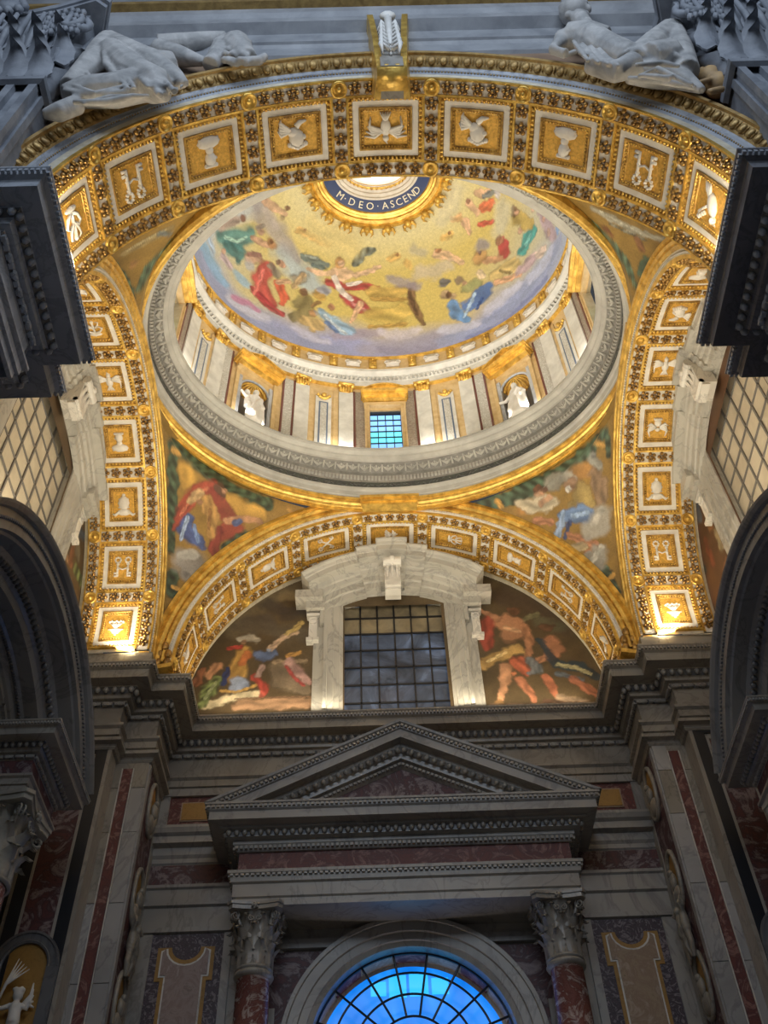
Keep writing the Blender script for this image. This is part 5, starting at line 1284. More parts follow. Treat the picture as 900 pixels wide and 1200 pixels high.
path2 = path
b = MB(); sweep(b, path2, [(-.02, 15.56), (.04, 15.56), (.10, 15.68), (.14, 15.72), (.14, 15.82), (.30, 15.84), (.32, 15.98), (.46, 16.0), (.46, 16.06), (.72, 16.08), (.72, 16.30), (.78, 16.34), (.80, 16.44), (.84, 16.46), (.84, 16.52), (-.1, 16.56)]); pt(b, 'horizontal_cornice', 'marble', aed)
b = MB(); sweep(b, path2, [(.305, 15.86), (.325, 15.97)]); pt(b, 'carving_shade', 'marble_dark', aed)  # dark strip paints the shade in the carving behind the eggs
b = MB(); eggs(b, path2, .34, 1, 15.93, .20, .09); pt(b, 'egg_moulding', 'marble_mid', aed, smooth=True, kind='stuff')
b = MB(); dentils(b, path2, .80, 1, 16.40, .12, .07); dentils(b, path2, .10, 1, 15.64, .12, .08); pt(b, 'leaf_row', 'marble_mid', aed, kind='stuff')
# raking cornices: profile in (normal offset, y)
XL, ZB, ZT = 5.08, 16.52, 18.95
sl = math.atan2(ZT-ZB, XL)
tri_prof = [(0, 21.88), (-.06, 21.9), (-.1, 21.98), (-.18, 22.0), (-.20, 22.05), (-.42, 22.06), (-.42, 22.34), (-.50, 22.36), (-.60, 22.46), (-.62, 22.52), (-.74, 22.54), (-.76, 22.66), (-.84, 22.7), (-.90, 22.78), (-.90, 24.05)]
for s_ in (-1, 1):
    b = MB(); rows_ = []
    for o, y in tri_prof:
        oz = o/cs(sl)
        apex = (0, y, ZT+oz); zl = ZB+.0; xx = (ZT+oz-zl)/math.tan(sl); rows_.append([(s_*min(xx, XL), y, max(zl, ZT+oz-min(xx, XL)*math.tan(sl))), apex])
    rows_.insert(0, [(s_*XL, 24.05, ZB+.02), (0, 24.05, ZT+.02)]); b.grid(rows_); pt(b, 'raking_cornice', 'marble', aed)
    b = MB(); b2 = MB()
    def along_rake(mb, off, y, sp, size, egg):
        oz = off/cs(sl); L = (ZT+oz-ZB)/sn(sl); n_ = int(L/sp); R = Matrix.Rotation(s_*sl, 3, 'Y')
        for i in range(n_):
            d = (i+.5)/n_; x = s_*(1-d)*(ZT+oz-ZB)/math.tan(sl); z = ZB+(ZT+oz-ZB)*d
            if egg: mb.ball((x, y, z), (sp*.36, size*.8, size), 6, 4, R)
            else: mb.box((x, y, z), (sp*.6, size, size), R)
    along_rake(b, -.56, 22.38, .21, .09, True); pt(b, 'egg_moulding', 'marble_mid', aed, smooth=True, kind='stuff')
    along_rake(b2, -.12, 21.96, .12, .07, False); along_rake(b2, -.82, 22.66, .12, .07, False); pt(b2, 'leaf_row', 'marble_mid', aed, kind='stuff')
b = MB(); b.add([(-4.0, 22.8, 16.5), (4.0, 22.8, 16.5), (0, 22.8, 18.3)], [(0, 1, 2)]); pt(b, 'red_tympanum', 'red_dark', aed)

# ================================================================== main entablature on the corner piers
EP = [(-2.2, 0), (0, 0)]
PROF = [(.95, 0), (.95, -.05), (.90, -.10), (.88, -.18), (.80, -.22), (.78, -.26), (.78, -.46), (.44, -.47), (.42, -.50), (.32, -.64), (.28, -.68), (.26, -.76), (.16, -.78), (.14, -.82), (.08, -.92), (.06, -.96), (.05, -1.5), (.20, -1.54), (.20, -1.62), (.12, -1.68), (.12, -1.88), (.06, -1.90), (.06, -2.08), (0, -2.12)]
def entablature(label, wallpath, top, k=1.0, sgn=1, mt='marble_mid', orn='marble', name='entablature', deep=.6):
    c = wallpath[len(wallpath)//2]; T = thing(name, label, 'entablature', (c[0], c[1], top))
    b = MB(); sweep(b, wallpath, [(-deep, 0)]+PROF[:7], sgn, top, k); pt(b, 'cornice', mt, T)
    b = MB(); sweep(b, wallpath, PROF[6:16], sgn, top, k); pt(b, 'bed_moulding', mt, T)
    b = MB(); sweep(b, wallpath, [(.425, -.495), (.315, -.65)], sgn, top, k); sweep(b, wallpath, [(.145, -.815), (.085, -.925)], sgn, top, k); pt(b, 'carving_shade', 'marble_dark', T)  # dark strips colour in the shade behind egg and leaf carving
    b = MB(); sweep(b, wallpath, PROF[15:17], sgn, top, k); pt(b, 'frieze', mt, T)
    b = MB(); sweep(b, wallpath, PROF[16:], sgn, top, k); pt(b, 'architrave', mt, T)
    b = MB(); eggs(b, wallpath, .40*k, sgn, top-.58*k, .21*k, .10*k); pt(b, 'egg_moulding', orn, T, smooth=True, kind='stuff')
    b = MB(); dentils(b, wallpath, .91*k, sgn, top-.13*k, .10*k, .075*k); pt(b, 'carved_lip', orn, T, kind='stuff')
    b = MB(); dentils(b, wallpath, .13*k, sgn, top-.87*k, .16*k, .09*k); eggs(b, wallpath, .15*k, sgn, top-.87*k, .32*k, .07*k); pt(b, 'leaf_band', orn, T, kind='stuff')
    return T
def mir(p): return [(-x, y) for x, y in p][::-1]
halfp = [(-9.3, 21.6), (-7.62, 21.6), (-7.62, 22.22), (-6.74, 22.22), (-6.74, 24.05)]
entablature('heavy grey marble entablature stepping round the corners beneath the far coffered arch', halfp+mir(halfp), 20.3)
# side entablatures under the side lunettes and above the near piers
for s_ in (-1, 1):
    q = [(-9.0, 7.3), (-6.88, 7.3), (-6.88, 9.25), (-7.6, 9.25), (-7.6, 9.98), (-9.0, 9.98)]
    q = q if s_ < 0 else mir(q)
    entablature('dark grey entablature block of the nearest %s pier with carved lip and egg moulding' % ('left' if s_ < 0 else 'right'), q, 18.77, sgn=1, mt='marble_blue' if s_ < 0 else 'marble_pier', orn='marble_blue2')
# walls
for s_ in (-1, 1):
    nm = 'left' if s_ < 0 else 'right'
    b = MB(); b.add([(s_*9.5, 9.0, 0), (s_*9.5, 24.3, 0), (s_*9.5, 24.3, 27.5), (s_*9.5, 9.0, 27.5)], [(0, 1, 2, 3)]); ws = struct(b.build('wall_'+nm, 'marble_mid'))
    # corner pier faces
    path = halfp if s_ < 0 else [(-x, y) for x, y in halfp]
    b = MB(); b.grid([[(x, y, z) for z in (0, 19.9)] for x, y in path]); b.build('corner_pier', 'marble_mid', ws)
    def face(name, mt, xa, xb, z0, z1, y, d=.04, parent=ws): 
        b = MB(); b.box((s_*(xa+xb)/2, y-d/2, (z0+z1)/2), (abs(xb-xa), d, z1-z0)); return b.build(name, mt, parent)
    # pilaster: pale bands and red strip in slabs
    zz = [8.0, 10.2, 12.1, 14.0, 15.9, 17.2, 18.12]
    for i in range(len(zz)-1):
        tone = ['marble_light2', 'marble_mid2'][(i+(s_ > 0)) % 2] if i >= 4 else 'marble_light2'
        face('pale_slab', tone, 6.74, 7.10, zz[i]+.01, zz[i+1]-.01, 22.2); face('pale_slab', 'marble_mid2' if i >= 3 else 'marble_light2', 7.44, 7.62, zz[i]+.01, zz[i+1]-.01, 22.2)
    face('red_strip', 'red', 7.15, 7.40, 8, 17.8, 22.19, .03); face('pale_slab', 'marble_mid2', 7.1, 7.44, 17.8, 18.12, 22.2)
    for xx in (7.12, 7.42): face('strip_fillet', 'marble_light', xx-.012, xx+.012, 8, 17.8, 22.19, .05)
    b = MB(); pp = [(-9.3, 21.6), (-7.62, 21.6), (-7.62, 22.22), (-6.74, 22.22), (-6.74, 24.0)]; pp = pp if s_ < 0 else [(-x, y) for x, y in pp][::-1]
    sweep(b, pp, [(0, 17.96), (.07, 17.98), (.11, 18.03), (.07, 18.08), (.10, 18.12), (.24, 18.16), (.24, 18.26), (0, 18.3)]); b.build('pilaster_capital', 'marble_mid', ws)
    # pier front: black frame, pale fillet, red panel with arched niche below
    face('black_frame', 'black', 7.72, 8.02, 8, 17.9, 21.6, .05); face('black_frame', 'black', 7.72, 9.3, 17.9, 18.2, 21.6, .05)
    face('pale_fillet', 'marble', 8.02, 8.09, 12.7, 17.7, 21.6, .06); face('pale_fillet', 'marble', 8.02, 8.9, 17.7, 17.78, 21.6, .06); face('pale_fillet', 'marble', 8.84, 8.90, 12.7, 17.7, 21.6, .06)
    face('red_panel', 'red_dark', 8.09, 8.84, 11.5, 17.7, 21.6, .03); face('black_frame', 'black', 8.90, 9.2, 8, 17.9, 21.6, .05); face('pale_slab', 'marble_mid', 7.62, 7.72, 8, 18.5, 21.6, .06)
    b = MB(); cxx, czz = s_*8.5, 12.2
    b.grid([[(cxx+r*cs(PI*i/20), y, czz+r*sn(PI*i/20)*1.1) for r, y in ((.50, 21.57), (.50, 21.5), (.54, 21.48), (.56, 21.5), (.70, 21.5), (.70, 21.47), (.75, 21.47), (.76, 21.58))] for i in range(21)])
    for q in (-1, 1): b.box((cxx+q*.63, 21.52, 9.8), (.26, .08, 4.8))
    b.build('niche_arch', 'marble_dark', ws)
    b = MB(); b.add([(cxx+.5*cs(PI*i/20), 21.56, czz+.55*sn(PI*i/20)) for i in range(21)]+[(cxx-.5, 21.56, 8), (cxx+.5, 21.56, 8)], [tuple(range(23))]); b.build('ochre_field', 'ochre2', ws)
    # chapel side face with medallion reliefs
    xs_ = s_*6.74
    def sface(name, mt, ya, yb, z0, z1, d=.04):
        b = MB(); b.box((xs_-s_*d/2, (ya+yb)/2, (z0+z1)/2), (d, yb-ya, z1-z0)); return b.build(name, mt, ws)
    sface('pale_slab', 'marble_light2', 22.22, 22.42, 8, 18.5); sface('pale_slab', 'marble_mid2', 23.72, 24.0, 8, 18.5); sface('red_panel', 'red_dark', 22.46, 23.68, 8, 18.1, .02); sface('pale_slab', 'marble_mid2', 22.4, 23.72, 18.1, 18.5)
    for zc in (17.1, 14.6, 12.0):
        b = MB(); b.tube([(xs_-s_*.06, 23.07+.42*cs(k*PI/12), zc+.75*sn(k*PI/12)) for k in range(24)], .06, 6, True); b.build('medallion_rim', 'marble_mid2', ws, True)
        b = MB(); b.ball((xs_-s_*.03, 23.07, zc), (.03, .38, .7), 14, 8); b.build('medallion_field', 'ochre2', ws, True)
        b = MB(); b.ball((xs_-s_*.12, 23.07, zc-.05), (.10, .17, .24), 10, 7); b.ball((xs_-s_*.08, 23.07, zc-.42), (.10, .28, .25), 10, 6); b.ball((xs_-s_*.16, 23.05, zc+.14), (.08, .12, .1), 8, 5); b.build('portrait_head', 'marble_mid2', ws, True)
# white winged child with a palm on the left pier niche
def figure(name, label, cat, parts_, mt, voxel=.03, smooth=6, loc=(0, 0, 0), group=None, rot=None, scale=1):
    """one continuous sculpted body: tapered limbs merged by a voxel remesh"""
    b = MB()
    for p_ in parts_:
        if p_[0] == 'b': b.ball(p_[1], p_[2], 14, 10, (Matrix.Rotation(p_[3][1], 3, p_[3][0]) if len(p_) > 3 else None))
        else: b.tube(p_[1], p_[2], 12)
    o = b.build(name, mt, None, True)
    r_ = o.modifiers.new('remesh', 'REMESH'); r_.mode = 'VOXEL'; r_.voxel_size = voxel; r_.use_smooth_shade = True
    s2 = o.modifiers.new('smooth', 'SMOOTH'); s2.factor = .5; s2.iterations = smooth
    dg = bpy.context.evaluated_depsgraph_get(); me = bpy.data.meshes.new_from_object(o.evaluated_get(dg)); o.modifiers.clear(); old = o.data; o.data = me; bpy.data.meshes.remove(old)
    o.location = loc
    if rot: o.rotation_euler = rot
    o.scale = (scale,)*3
    if label: tag(o, label, cat, group)
    return o
def putto(base, s_=1, palm=True, label='', flip=1):
    P = []
    def V(x, y, z): return (x*flip, y, z)
    P += [('b', V(0, 0, .78), (.11, .11, .12)), ('b', V(.0, .02, .87), (.12, .12, .08)), ('t', [V(0, 0, .68), V(0, .0, .55), V(.02, 0, .38), V(.03, 0, .2)], [.05, .13, .13, .14]),
          ('t', [V(.1, 0, .58), V(.26, -.03, .48), V(.32, -.08, .62)], [.06, .05, .035]), ('t', [V(-.1, 0, .58), V(-.28, -.04, .50), V(-.42, -.06, .56)], [.06, .05, .035]),
          ('t', [V(.05, 0, .2), V(.1, -.06, -.05), V(.09, .0, -.35)], [.09, .08, .05]), ('t', [V(-.04, 0, .2), V(-.12, -.1, .0), V(-.05, -.05, -.28)], [.09, .08, .05])]
    for k in range(6): P.append(('b', V(-.10+.04*k, -.02, .9+.02*math.sin(k*2)), (.045, .06, .04)))
    o = figure('winged_child', label, 'sculpture', P, 'statue', .025, 2, base)
    b = MB()
    for k in range(5): b.tube([V(.08, .08, .55), V(.25, .1, .62+.05*k), V(.36-.03*k, .1, .56+.13*k)], [.05, .045, .015], 6)
    b.build('wing', 'statue', o, True)
    if palm:
        b = MB()
        for k in range(5): b.tube([V(-.42, -.06, .45), V(-.30+.0*k, -.06, 1.0), V(-.05+.07*k-.1, -.06, 1.55-.06*k)], [.02, .035, .008], 6)
        b.build('palm_branch', 'statue', o, True)
    return o
putto((-8.42, 21.38, 10.75), label='white winged child holding a palm branch in the arched niche at lower left')
def putti_pair(x, y, z, s_, label):
    P = []
    for q in (-1, 1):
        P += [('b', (0, q*.2, .55), (.11, .11, .13)), ('t', [(0, q*.18, .42), (0, q*.16, .1), (0, q*.2, -.1)], [.08, .13, .12]), ('t', [(0, q*.2, -.1), (0, q*.28, -.4), (0, q*.2, -.75)], [.09, .08, .05]), ('t', [(0, q*.12, -.1), (-.06*s_, q*.05, -.4), (0, q*.1, -.7)], [.08, .07, .04]),
              ('t', [(0, q*.25, .35), (-.1*s_, q*.36, .5), (0, q*.28, .75)], [.05, .04, .03])]
    return figure('putti_pair', label, 'sculpture', P, 'marble_mid2', .03, 2, (x, y, z))
putti_pair(-6.58, 23.05, 13.3, -1, 'carved pair of cherub figures under a medallion on the left chapel side wall')
putti_pair(6.58, 23.05, 13.3, 1, 'carved pair of cherub figures under a medallion on the right chapel side wall')

# ================================================================== segmental pediments on the side walls
PC, PZ, PR = 15.45, 12.35, 5.45
sp_prof = [(0, 7.28), (-.05, 7.30), (-.12, 7.36), (-.14, 7.44), (-.55, 7.46), (-.57, 7.56), (-.62, 7.60), (-.66, 7.9), (-.78, 7.96), (-.92, 8.1), (-.96, 8.14), (-1.12, 8.2), (-1.14, 8.5), (-1.2, 8.56), (-1.24, 8.66), (-1.36, 8.72), (-1.4, 8.8), (-2.2, 8.86)]
for s_ in (-1, 1):
    nm = 'left' if s_ < 0 else 'right'
    T = thing('segmental_pediment', 'dark curved marble pediment with egg moulding rising at the %s edge' % nm, 'pediment', (s_*8, PC, 15))
    A1 = 55*D2R
    b = MB(); P = [[(s_*x, PC+(PR+r)*sn(a), PZ+(PR+r)*cs(a)) for r, x in [(0, 9.3)]+sp_prof] for a in [-A1+2*A1*i/70 for i in range(71)]]
    b.grid(P); b.add(P[0]+[(s_*9.3, *P[0][-1][1:])], [tuple(range(len(P[0])+1))]); b.add(P[-1]+[(s_*9.3, *P[-1][-1][1:])], [tuple(range(len(P[0])+1))]); pt(b, 'curved_cornice', 'marble_dark2', T)
    b = MB(); n_ = int(2*A1*4.6/.17)
    for i in range(n_):
        a = -A1+2*A1*(i+.5)/n_; b.ball((s_*8.0, PC+(PR-.86)*sn(a), PZ+(PR-.86)*cs(a)), (.09, .06, .09), 6, 4)
        for rr, x in ((-.34, 7.44), (-1.22, 8.58)):
            for q in (0, .5): a2 = a+q*2*A1/n_; b.box((s_*x, PC+(PR+rr)*sn(a2), PZ+(PR+rr)*cs(a2)), (.06, .05, .05))
    pt(b, 'egg_moulding', 'marble_dark', T, smooth=True, kind='stuff')
    b = MB(); b.add([(s_*8.86, PC+3.3*sn(a), PZ+3.3*cs(a)) for a in [-A1+2*A1*i/30 for i in range(31)]], [tuple(range(31))]); pt(b, 'tympanum', 'marble_dark', T)
    for i in range(7):
        a0 = -A1+2*A1*i/7+.02; a1 = a0+2*A1/7-.04; b = MB(); b.grid([[(s_*x, PC+r*sn(a0+(a1-a0)*j/4), PZ+r*cs(a0+(a1-a0)*j/4)) for r, x in ((3.95, 8.84), (3.92, 8.72), (3.80, 8.72), (3.78, 8.8), (3.4, 8.8), (3.38, 8.84))] for j in range(5)]); pt(b, 'curved_panel', 'marble_dark2', T)
    # entablature block over the column, its own thing
    x0 = 7.95; path = [(-9.3, 17.5), (-x0, 17.5), (-x0, 19.3), (-9.3, 19.3)]; path = path if s_ < 0 else mir(path)
    E = entablature('stepped marble entablature block with red frieze carrying the curved pediment at %s' % nm, path, 15.3, k=.66, mt='marble_mid', orn='marble', deep=.6)
    for ch in E.children:
        if ch.name.startswith('frieze'): ch.data.materials[0] = M['red_dark']
    b = MB(); b.add([(s_*x, y, 15.28) for x, y in ((9.3, 17.5), (7.9, 17.5), (7.9, 19.3), (9.3, 19.3))], [(0, 1, 2, 3)]); b.add([(s_*x, y, 13.95) for x, y in ((9.3, 17.5), (7.95, 17.5), (7.95, 19.3), (9.3, 19.3))], [(0, 1, 2, 3)]); pt(b, 'block_core', 'marble_mid', E)
    Cc = thing('corinthian_column', 'pale acanthus-capped marble column under the %s entablature block' % nm, 'column', (s_*8.55, 18.2, 0))
    corinthian(Cc, 12.2, .52, 1.7, .80, 'marble_capital'); b = MB(); b.lathe([(.56, 5), (.50, 12.2)], n=32); b.build('shaft', 'cottanello', Cc, True)

# ================================================================== lunette windows and mosaics
def window_surround(name_label, loc, rz, sc_, panes, cols=6, rows=7):
    T = thing('window_surround', name_label, 'window surround', loc, (0, 0, rz)); T.scale = sc_
    hw, hs, ht = 1.66, 4.72, 5.02
    # panes and bars: window_n structure child
    def zt(x): return hs+(ht-hs)*(1-(x/hw)**2)
    fr = MB()
    for i in range(cols+1): x = -hw+2*hw*i/cols; fr.box((x, .30, zt(x)/2), (.055, .05, zt(x)))
    for j in range(rows+1):
        if j < rows: fr.box((0, .30, hs*j/(rows-.35)), (2*hw, .05, .05))
    fr.build('glazing_bars', 'iron' if panes == 'dark' else 'bar_grey', T)
    for i in range(cols):
        for j in range(rows):
            x0, x1 = -hw+2*hw*i/cols, -hw+2*hw*(i+1)/cols; z0, z1 = hs*j/(rows-.35), min(hs*(j+1)/(rows-.35), zt((x0+x1)/2)); 
            if z1-z0 < .1: continue
            b = MB(); dy = random.uniform(-.01, .01); b.box(((x0+x1)/2, .34+dy, (z0+z1)/2), (x1-x0-.04, .02, z1-z0-.03), Matrix.Rotation(random.uniform(-.012, .012), 3, 'X'))
            mt = 'cream_pane' if panes == 'cream' else ('warm_pane' if j >= 5 else ('dusk_pane'))
            b.build('pane', mt, T)
    # architrave with crossettes
    def U(o, y, e):   # one jamb line going up, over, and down
        return [(-hw-o, y, 0), (-hw-o, y, 3.55), (-hw-o-e, y, 3.55), (-hw-o-e, y, hs+o*.8), (-hw*.5, y, hs+(ht-hs)*.75+o*.9), (0, y, ht+o*.9), (hw*.5, y, hs+(ht-hs)*.75+o*.9), (hw+o+e, y, hs+o*.8), (hw+o+e, y, 3.55), (hw+o, y, 3.55), (hw+o, y, 0)]
    b = MB(); b.grid([U(o, y, e) for o, y, e in ((0, .34, 0), (0, -.02, 0), (.10, -.05, .0), (.12, -.10, .0), (.28, -.12, .02), (.30, -.17, .03), (.48, -.19, .10), (.50, -.26, .12), (.60, -.28, .14), (.62, 0, .14))]); b.build('architrave', 'marble_window', T)
    for s_ in (-1, 1):
        b = MB(); b.box((s_*2.42, -.04, 2.3), (.34, .12, 4.6)); b.box((s_*2.52, -.02, 2.2), (.16, .06, 4.4)); b.build('outer_jamb', 'marble_window', T)
        b = MB(); b.box((s_*2.62, -.12, 4.0), (.42, .26, .10)); b.box((s_*2.62, -.1, 3.45), (.26, .18, .95)); b.box((s_*2.62, -.14, 2.92), (.40, .26, .12)); b.tube([(s_*2.62+.12*cs(k), -.2, 3.75+.12*sn(k)) for k in range(7)], .04, 6); b.build('console', 'marble_light', T)
    # segmental pediment
    RR = 4.7; zc = 6.28-RR; A = math.asin(3.05/RR)
    prof = [(0, .0), (0, -1.1), (-.07, -1.1), (-.12, -1.02), (-.2, -.98), (-.22, -.94), (-.40, -.92), (-.42, -.62), (-.55, -.56), (-.58, -.50), (-.72, -.46), (-.74, -.34), (-.95, -.32), (-.97, -.24), (-1.18, -.22), (-1.2, 0)]
    def seg(a0, a1, up_, fwd):
        b = MB(); rows_ = [[((RR+r+up_)*sn(a), y-(fwd if y < 0 else 0), zc+(RR+r+up_)*cs(a)) for r, y in prof] for a in [a0+(a1-a0)*i/12 for i in range(13)]]; b.grid(rows_)
        b.add(rows_[0], [tuple(range(len(prof)))]); b.add(rows_[-1], [tuple(range(len(prof)))]); return b
    for a0, a1, u_, f_ in ((-A, -.26, -.08, 0), (.26, A, -.08, 0), (-.26, -.11, .0, .12), (.11, .26, .0, .12), (-.11, .11, .12, .28)):
        seg(a0, a1, u_, f_).build('pediment_segment', 'marble_window', T)
    for s_ in (-1, 1):
        b = MB(); b.box((s_*2.75, -.3, 4.62), (.9, .62, .34)); b.box((s_*2.55, -.2, 4.3), (.6, .42, .3)); b.build('pediment_return', 'marble_window', T)
    # keystone bracket
    b = MB(); b.box((0, -.5, 5.15), (.52, .7, 1.0)); b.tube([(0-.30, -.95, 5.62), (.30, -.95, 5.62)], .17, 12); b.tube([(-.26, -.72, 4.72), (.26, -.72, 4.72)], .10, 10)
    for x in (-.16, 0, .16): b.tube([(x, -.95, 5.5), (x, -.84, 5.1), (x, -.72, 4.75)], .05, 6)
    b.box((0, -.6, 4.58), (.5, .3, .08)); b.ball((0, -1.12, 5.62), .1, 8, 6); b.build('keystone', 'marble_light', T)
    return T
window_surround('white veined marble window surround with dark six-column grid in the far lunette', (0.03, 23.5, 20.38), 0, (1, 1, 1), 'dark')
window_surround('white marble window surround with cream lattice panes on the left lunette wall', (-9.12, YC, 20.2), H, (1.22, .72, .97), 'cream')
window_surround('white marble window surround with cream lattice panes on the right lunette wall', (9.12, YC, 20.2), -H, (1.22, .72, .97), 'cream')
def lunette(name_label, key, fn, R, base, hole, d=.06):
    b = MB(); nx, nz = int(2*R/d), int(R/d); idx = {}
    def vi(i, j):
        if (i, j) not in idx:
            idx[(i, j)] = len(b.v); b.v.append(fn(-R+2*R*i/nx, R*j/nz))
        return idx[(i, j)]
    for i in range(nx):
        for j in range(nz):
            x, z = -R+2*R*(i+.5)/nx, R*(j+.5)/nz
            if x*x+z*z > (R+.12)**2 or (abs(x) < hole[0] and z < hole[1]): continue
            b.f.append((vi(i, j), vi(i+1, j), vi(i+1, j+1), vi(i, j+1)))
    o = b.build('lunette_mosaic', 'mosaic'); tag(o, name_label, 'mosaic'); paint(o, base, STROKES.get(key, [])); return o
lunette('far lunette mosaic with a sacrificing priest at left and striding man at right', 'lun', lambda x, z: (x, 23.5, 20.32+z), 6.55, (92, 76, 52), (1.6, 4.6), .032)
lunette('dark lunette mosaic of robed figures beside the left side window', 'lunl', lambda x, z: (-9.15, YC+x, 20.3+z), 5.8, (84, 66, 44), (1.9, 4.0), .07)
lunette('dark lunette mosaic of robed figures beside the right side window', 'lunr', lambda x, z: (9.15, YC+x, 20.3+z), 5.8, (92, 62, 40), (1.9, 4.0), .07)

for T, ps in ((far, [(-8.1, 22.35, 2.5, 3.0), (8.1, 22.35, 2.5, 3.0)]), (near, [(-7.9, 9.35, 2.6, .9), (7.9, 9.35, 2.6, .9)])):
    for x, y, dx, dy in ps:
        b = MB(); b.box((x, y, 20.5), (dx, dy, .5)); part(b, 'impost_block', 'marble_mid', T)
# gilded pine-cone clusters in the corners on the cornice
for s_ in (-1, 1):
    T = thing('pine_cone_cluster', 'gilded cluster of round scales on the %s far corner of the cornice' % ('left' if s_ < 0 else 'right'), 'ornament', (s_*6.75, 21.3, 20.3))
    k_ = 0
    for r_, n_ in enumerate((3, 3, 2, 1)):
        for i in range(n_):
            b = MB(); b.ball(((i-(n_-1)/2)*.25, -.1, .35+.30*r_), (.12, .12, .18), 8, 6); b.build('scale', 'bronze', T, True)
    b = MB(); b.box((0, 0, .12), (.9, .4, .14), Matrix.Rotation(.2*s_, 3, 'Y')); b.box((0, .15, .8), (.5, .3, 1.4)); b.build('bracket', 'gold', T)
    b = MB()
    for i in range(7): b.tube([(0, -.1, 1.45), (.2*cs(i*PI/6), -.14, 1.45+.18*sn(i*PI/6))], [.06, .02], 5)
    b.build('leaf_tuft', 'gold', T, True)
# ================================================================== nave side: wall over the arch, figures, capitals, keystone
b = MB(); n = 60
for i in range(n):
    a0, a1 = PI*i/n, PI*(i+1)/n; r = 7.1
    p0, p1 = (r*cs(a0), 18.77+r*sn(a0)), (r*cs(a1), 18.77+r*sn(a1)); b.add([(p0[0], 6.78, p0[1]), (p1[0], 6.78, p1[1]), (p1[0], 6.78, 34), (p0[0], 6.78, 34)], [(0, 1, 2, 3)])
for s_ in (-1, 1): b.add([(s_*7.1, 6.78, 18.7), (s_*14, 6.78, 18.7), (s_*14, 6.78, 34), (s_*7.1, 6.78, 34)], [(0, 1, 2, 3)])
wf_ = struct(b.build('wall_front', 'spandrel_tan'))
T = thing('nave_entablature', 'banded grey marble entablature with gilt line along the top edge above the near arch', 'entablature', (0, 7.2, 26.4))
def xs(prof, name, mt, x0=-14, x1=14):
    b = MB(); b.grid([[(x, y, z) for x in (x0, x1)] for y, z in prof]); return part(b, name, mt, T)
xs([(6.78, 26.25), (6.70, 26.3), (6.70, 26.85), (6.64, 26.95)], 'lower_fascia', 'nave_grey')
xs([(6.64, 26.95), (6.58, 26.98), (6.58, 27.6), (6.32, 27.72)], 'middle_fascia', 'nave_grey')
xs([(6.32, 27.72), (6.42, 27.76), (6.42, 28.5), (6.32, 28.6), (6.28, 28.8)], 'upper_fascia', 'nave_grey')
xs([(6.28, 28.8), (6.10, 28.82), (6.10, 29.05), (6.16, 29.1)], 'gilt_line', 'gold_rim')
xs([(6.16, 29.1), (6.4, 29.15), (6.4, 32), (5.9, 32.2), (5.9, 33)], 'frieze', 'nave_grey')
for x in (-4.6, -1.9, 2.6, 5.0):
    b = MB(); b.box((x, 6.57, 30.2), (.05, .06, 2.0)); part(b, 'slab_joint', 'marble_dark', T)
# gilt framed soffit panels at both upper corners
for s_ in (-1, 1):
    x0, x1 = sorted((s_*6.6, s_*(2.0 if s_ > 0 else 4.9)))
    b = MB(); b.box(((x0+x1)/2, 6.5, 29.28), (x1-x0, .14, .16)); b.box((s_*(6.4), 6.5, 30.2), (.14, .14, 1.9)); part(b, 'gilt_frame', 'gold_rim', T)
K = thing('keystone', 'gilded keystone bracket with a white acanthus leaf at the crown of the near arch', 'keystone', (.12, 6.8, 24.3))
def kp(mb, name, mt, sm=False): return part(mb, name, mt, K, sm)
for s_ in (-1, 1):
    b = MB(); P = []
    for z, y0, hw in ((24.45, 6.62, .24), (25.2, 6.42, .29), (26.2, 6.30, .33), (27.2, 6.26, .38), (27.75, 6.22, .42)):
        x = .14+s_*hw; P.append([(x-.07, y0, z), (x+.07, y0, z), (x+.07+s_*.1, 7.2, z+.1), (x-.07+s_*.1, 7.2, z+.1)])
    b.grid(P, False, True); b.add(P[0]+P[-1], [(0, 1, 2, 3), (4, 5, 6, 7)]); kp(b, 'gilt_rib', 'gold')
b = MB(); b.box((.14, 6.8, 26), (.5, .7, 3.2)); kp(b, 'core', 'marble')
b = MB()
for s_ in (-1, 1): b.ball((.14+s_*.12, 6.55, 24.5), (.12, .12, .1), 10, 6)
b.box((.14, 6.72, 24.4), (.66, .5, .08)); kp(b, 'gilt_foot', 'gold', True)
b = MB()
for s_ in (-1, 1):
    for k in range(7): b.tube([(.14+s_*.03, 6.34, 26.9-.28*k), (.14+s_*(.16+.01*k), 6.24, 27.1-.30*k), (.14+s_*(.26-.015*k), 6.34, 26.75-.30*k)], [.06, .07, .02], 6)
b.tube([(.14, 6.22, 27.5), (.14, 6.24, 26.4), (.14, 6.42, 25.1)], [.10, .08, .03], 8); b.ball((.14, 6.2, 27.5), (.2, .12, .16), 10, 6)
kp(b, 'acanthus_leaf', 'statue', True)
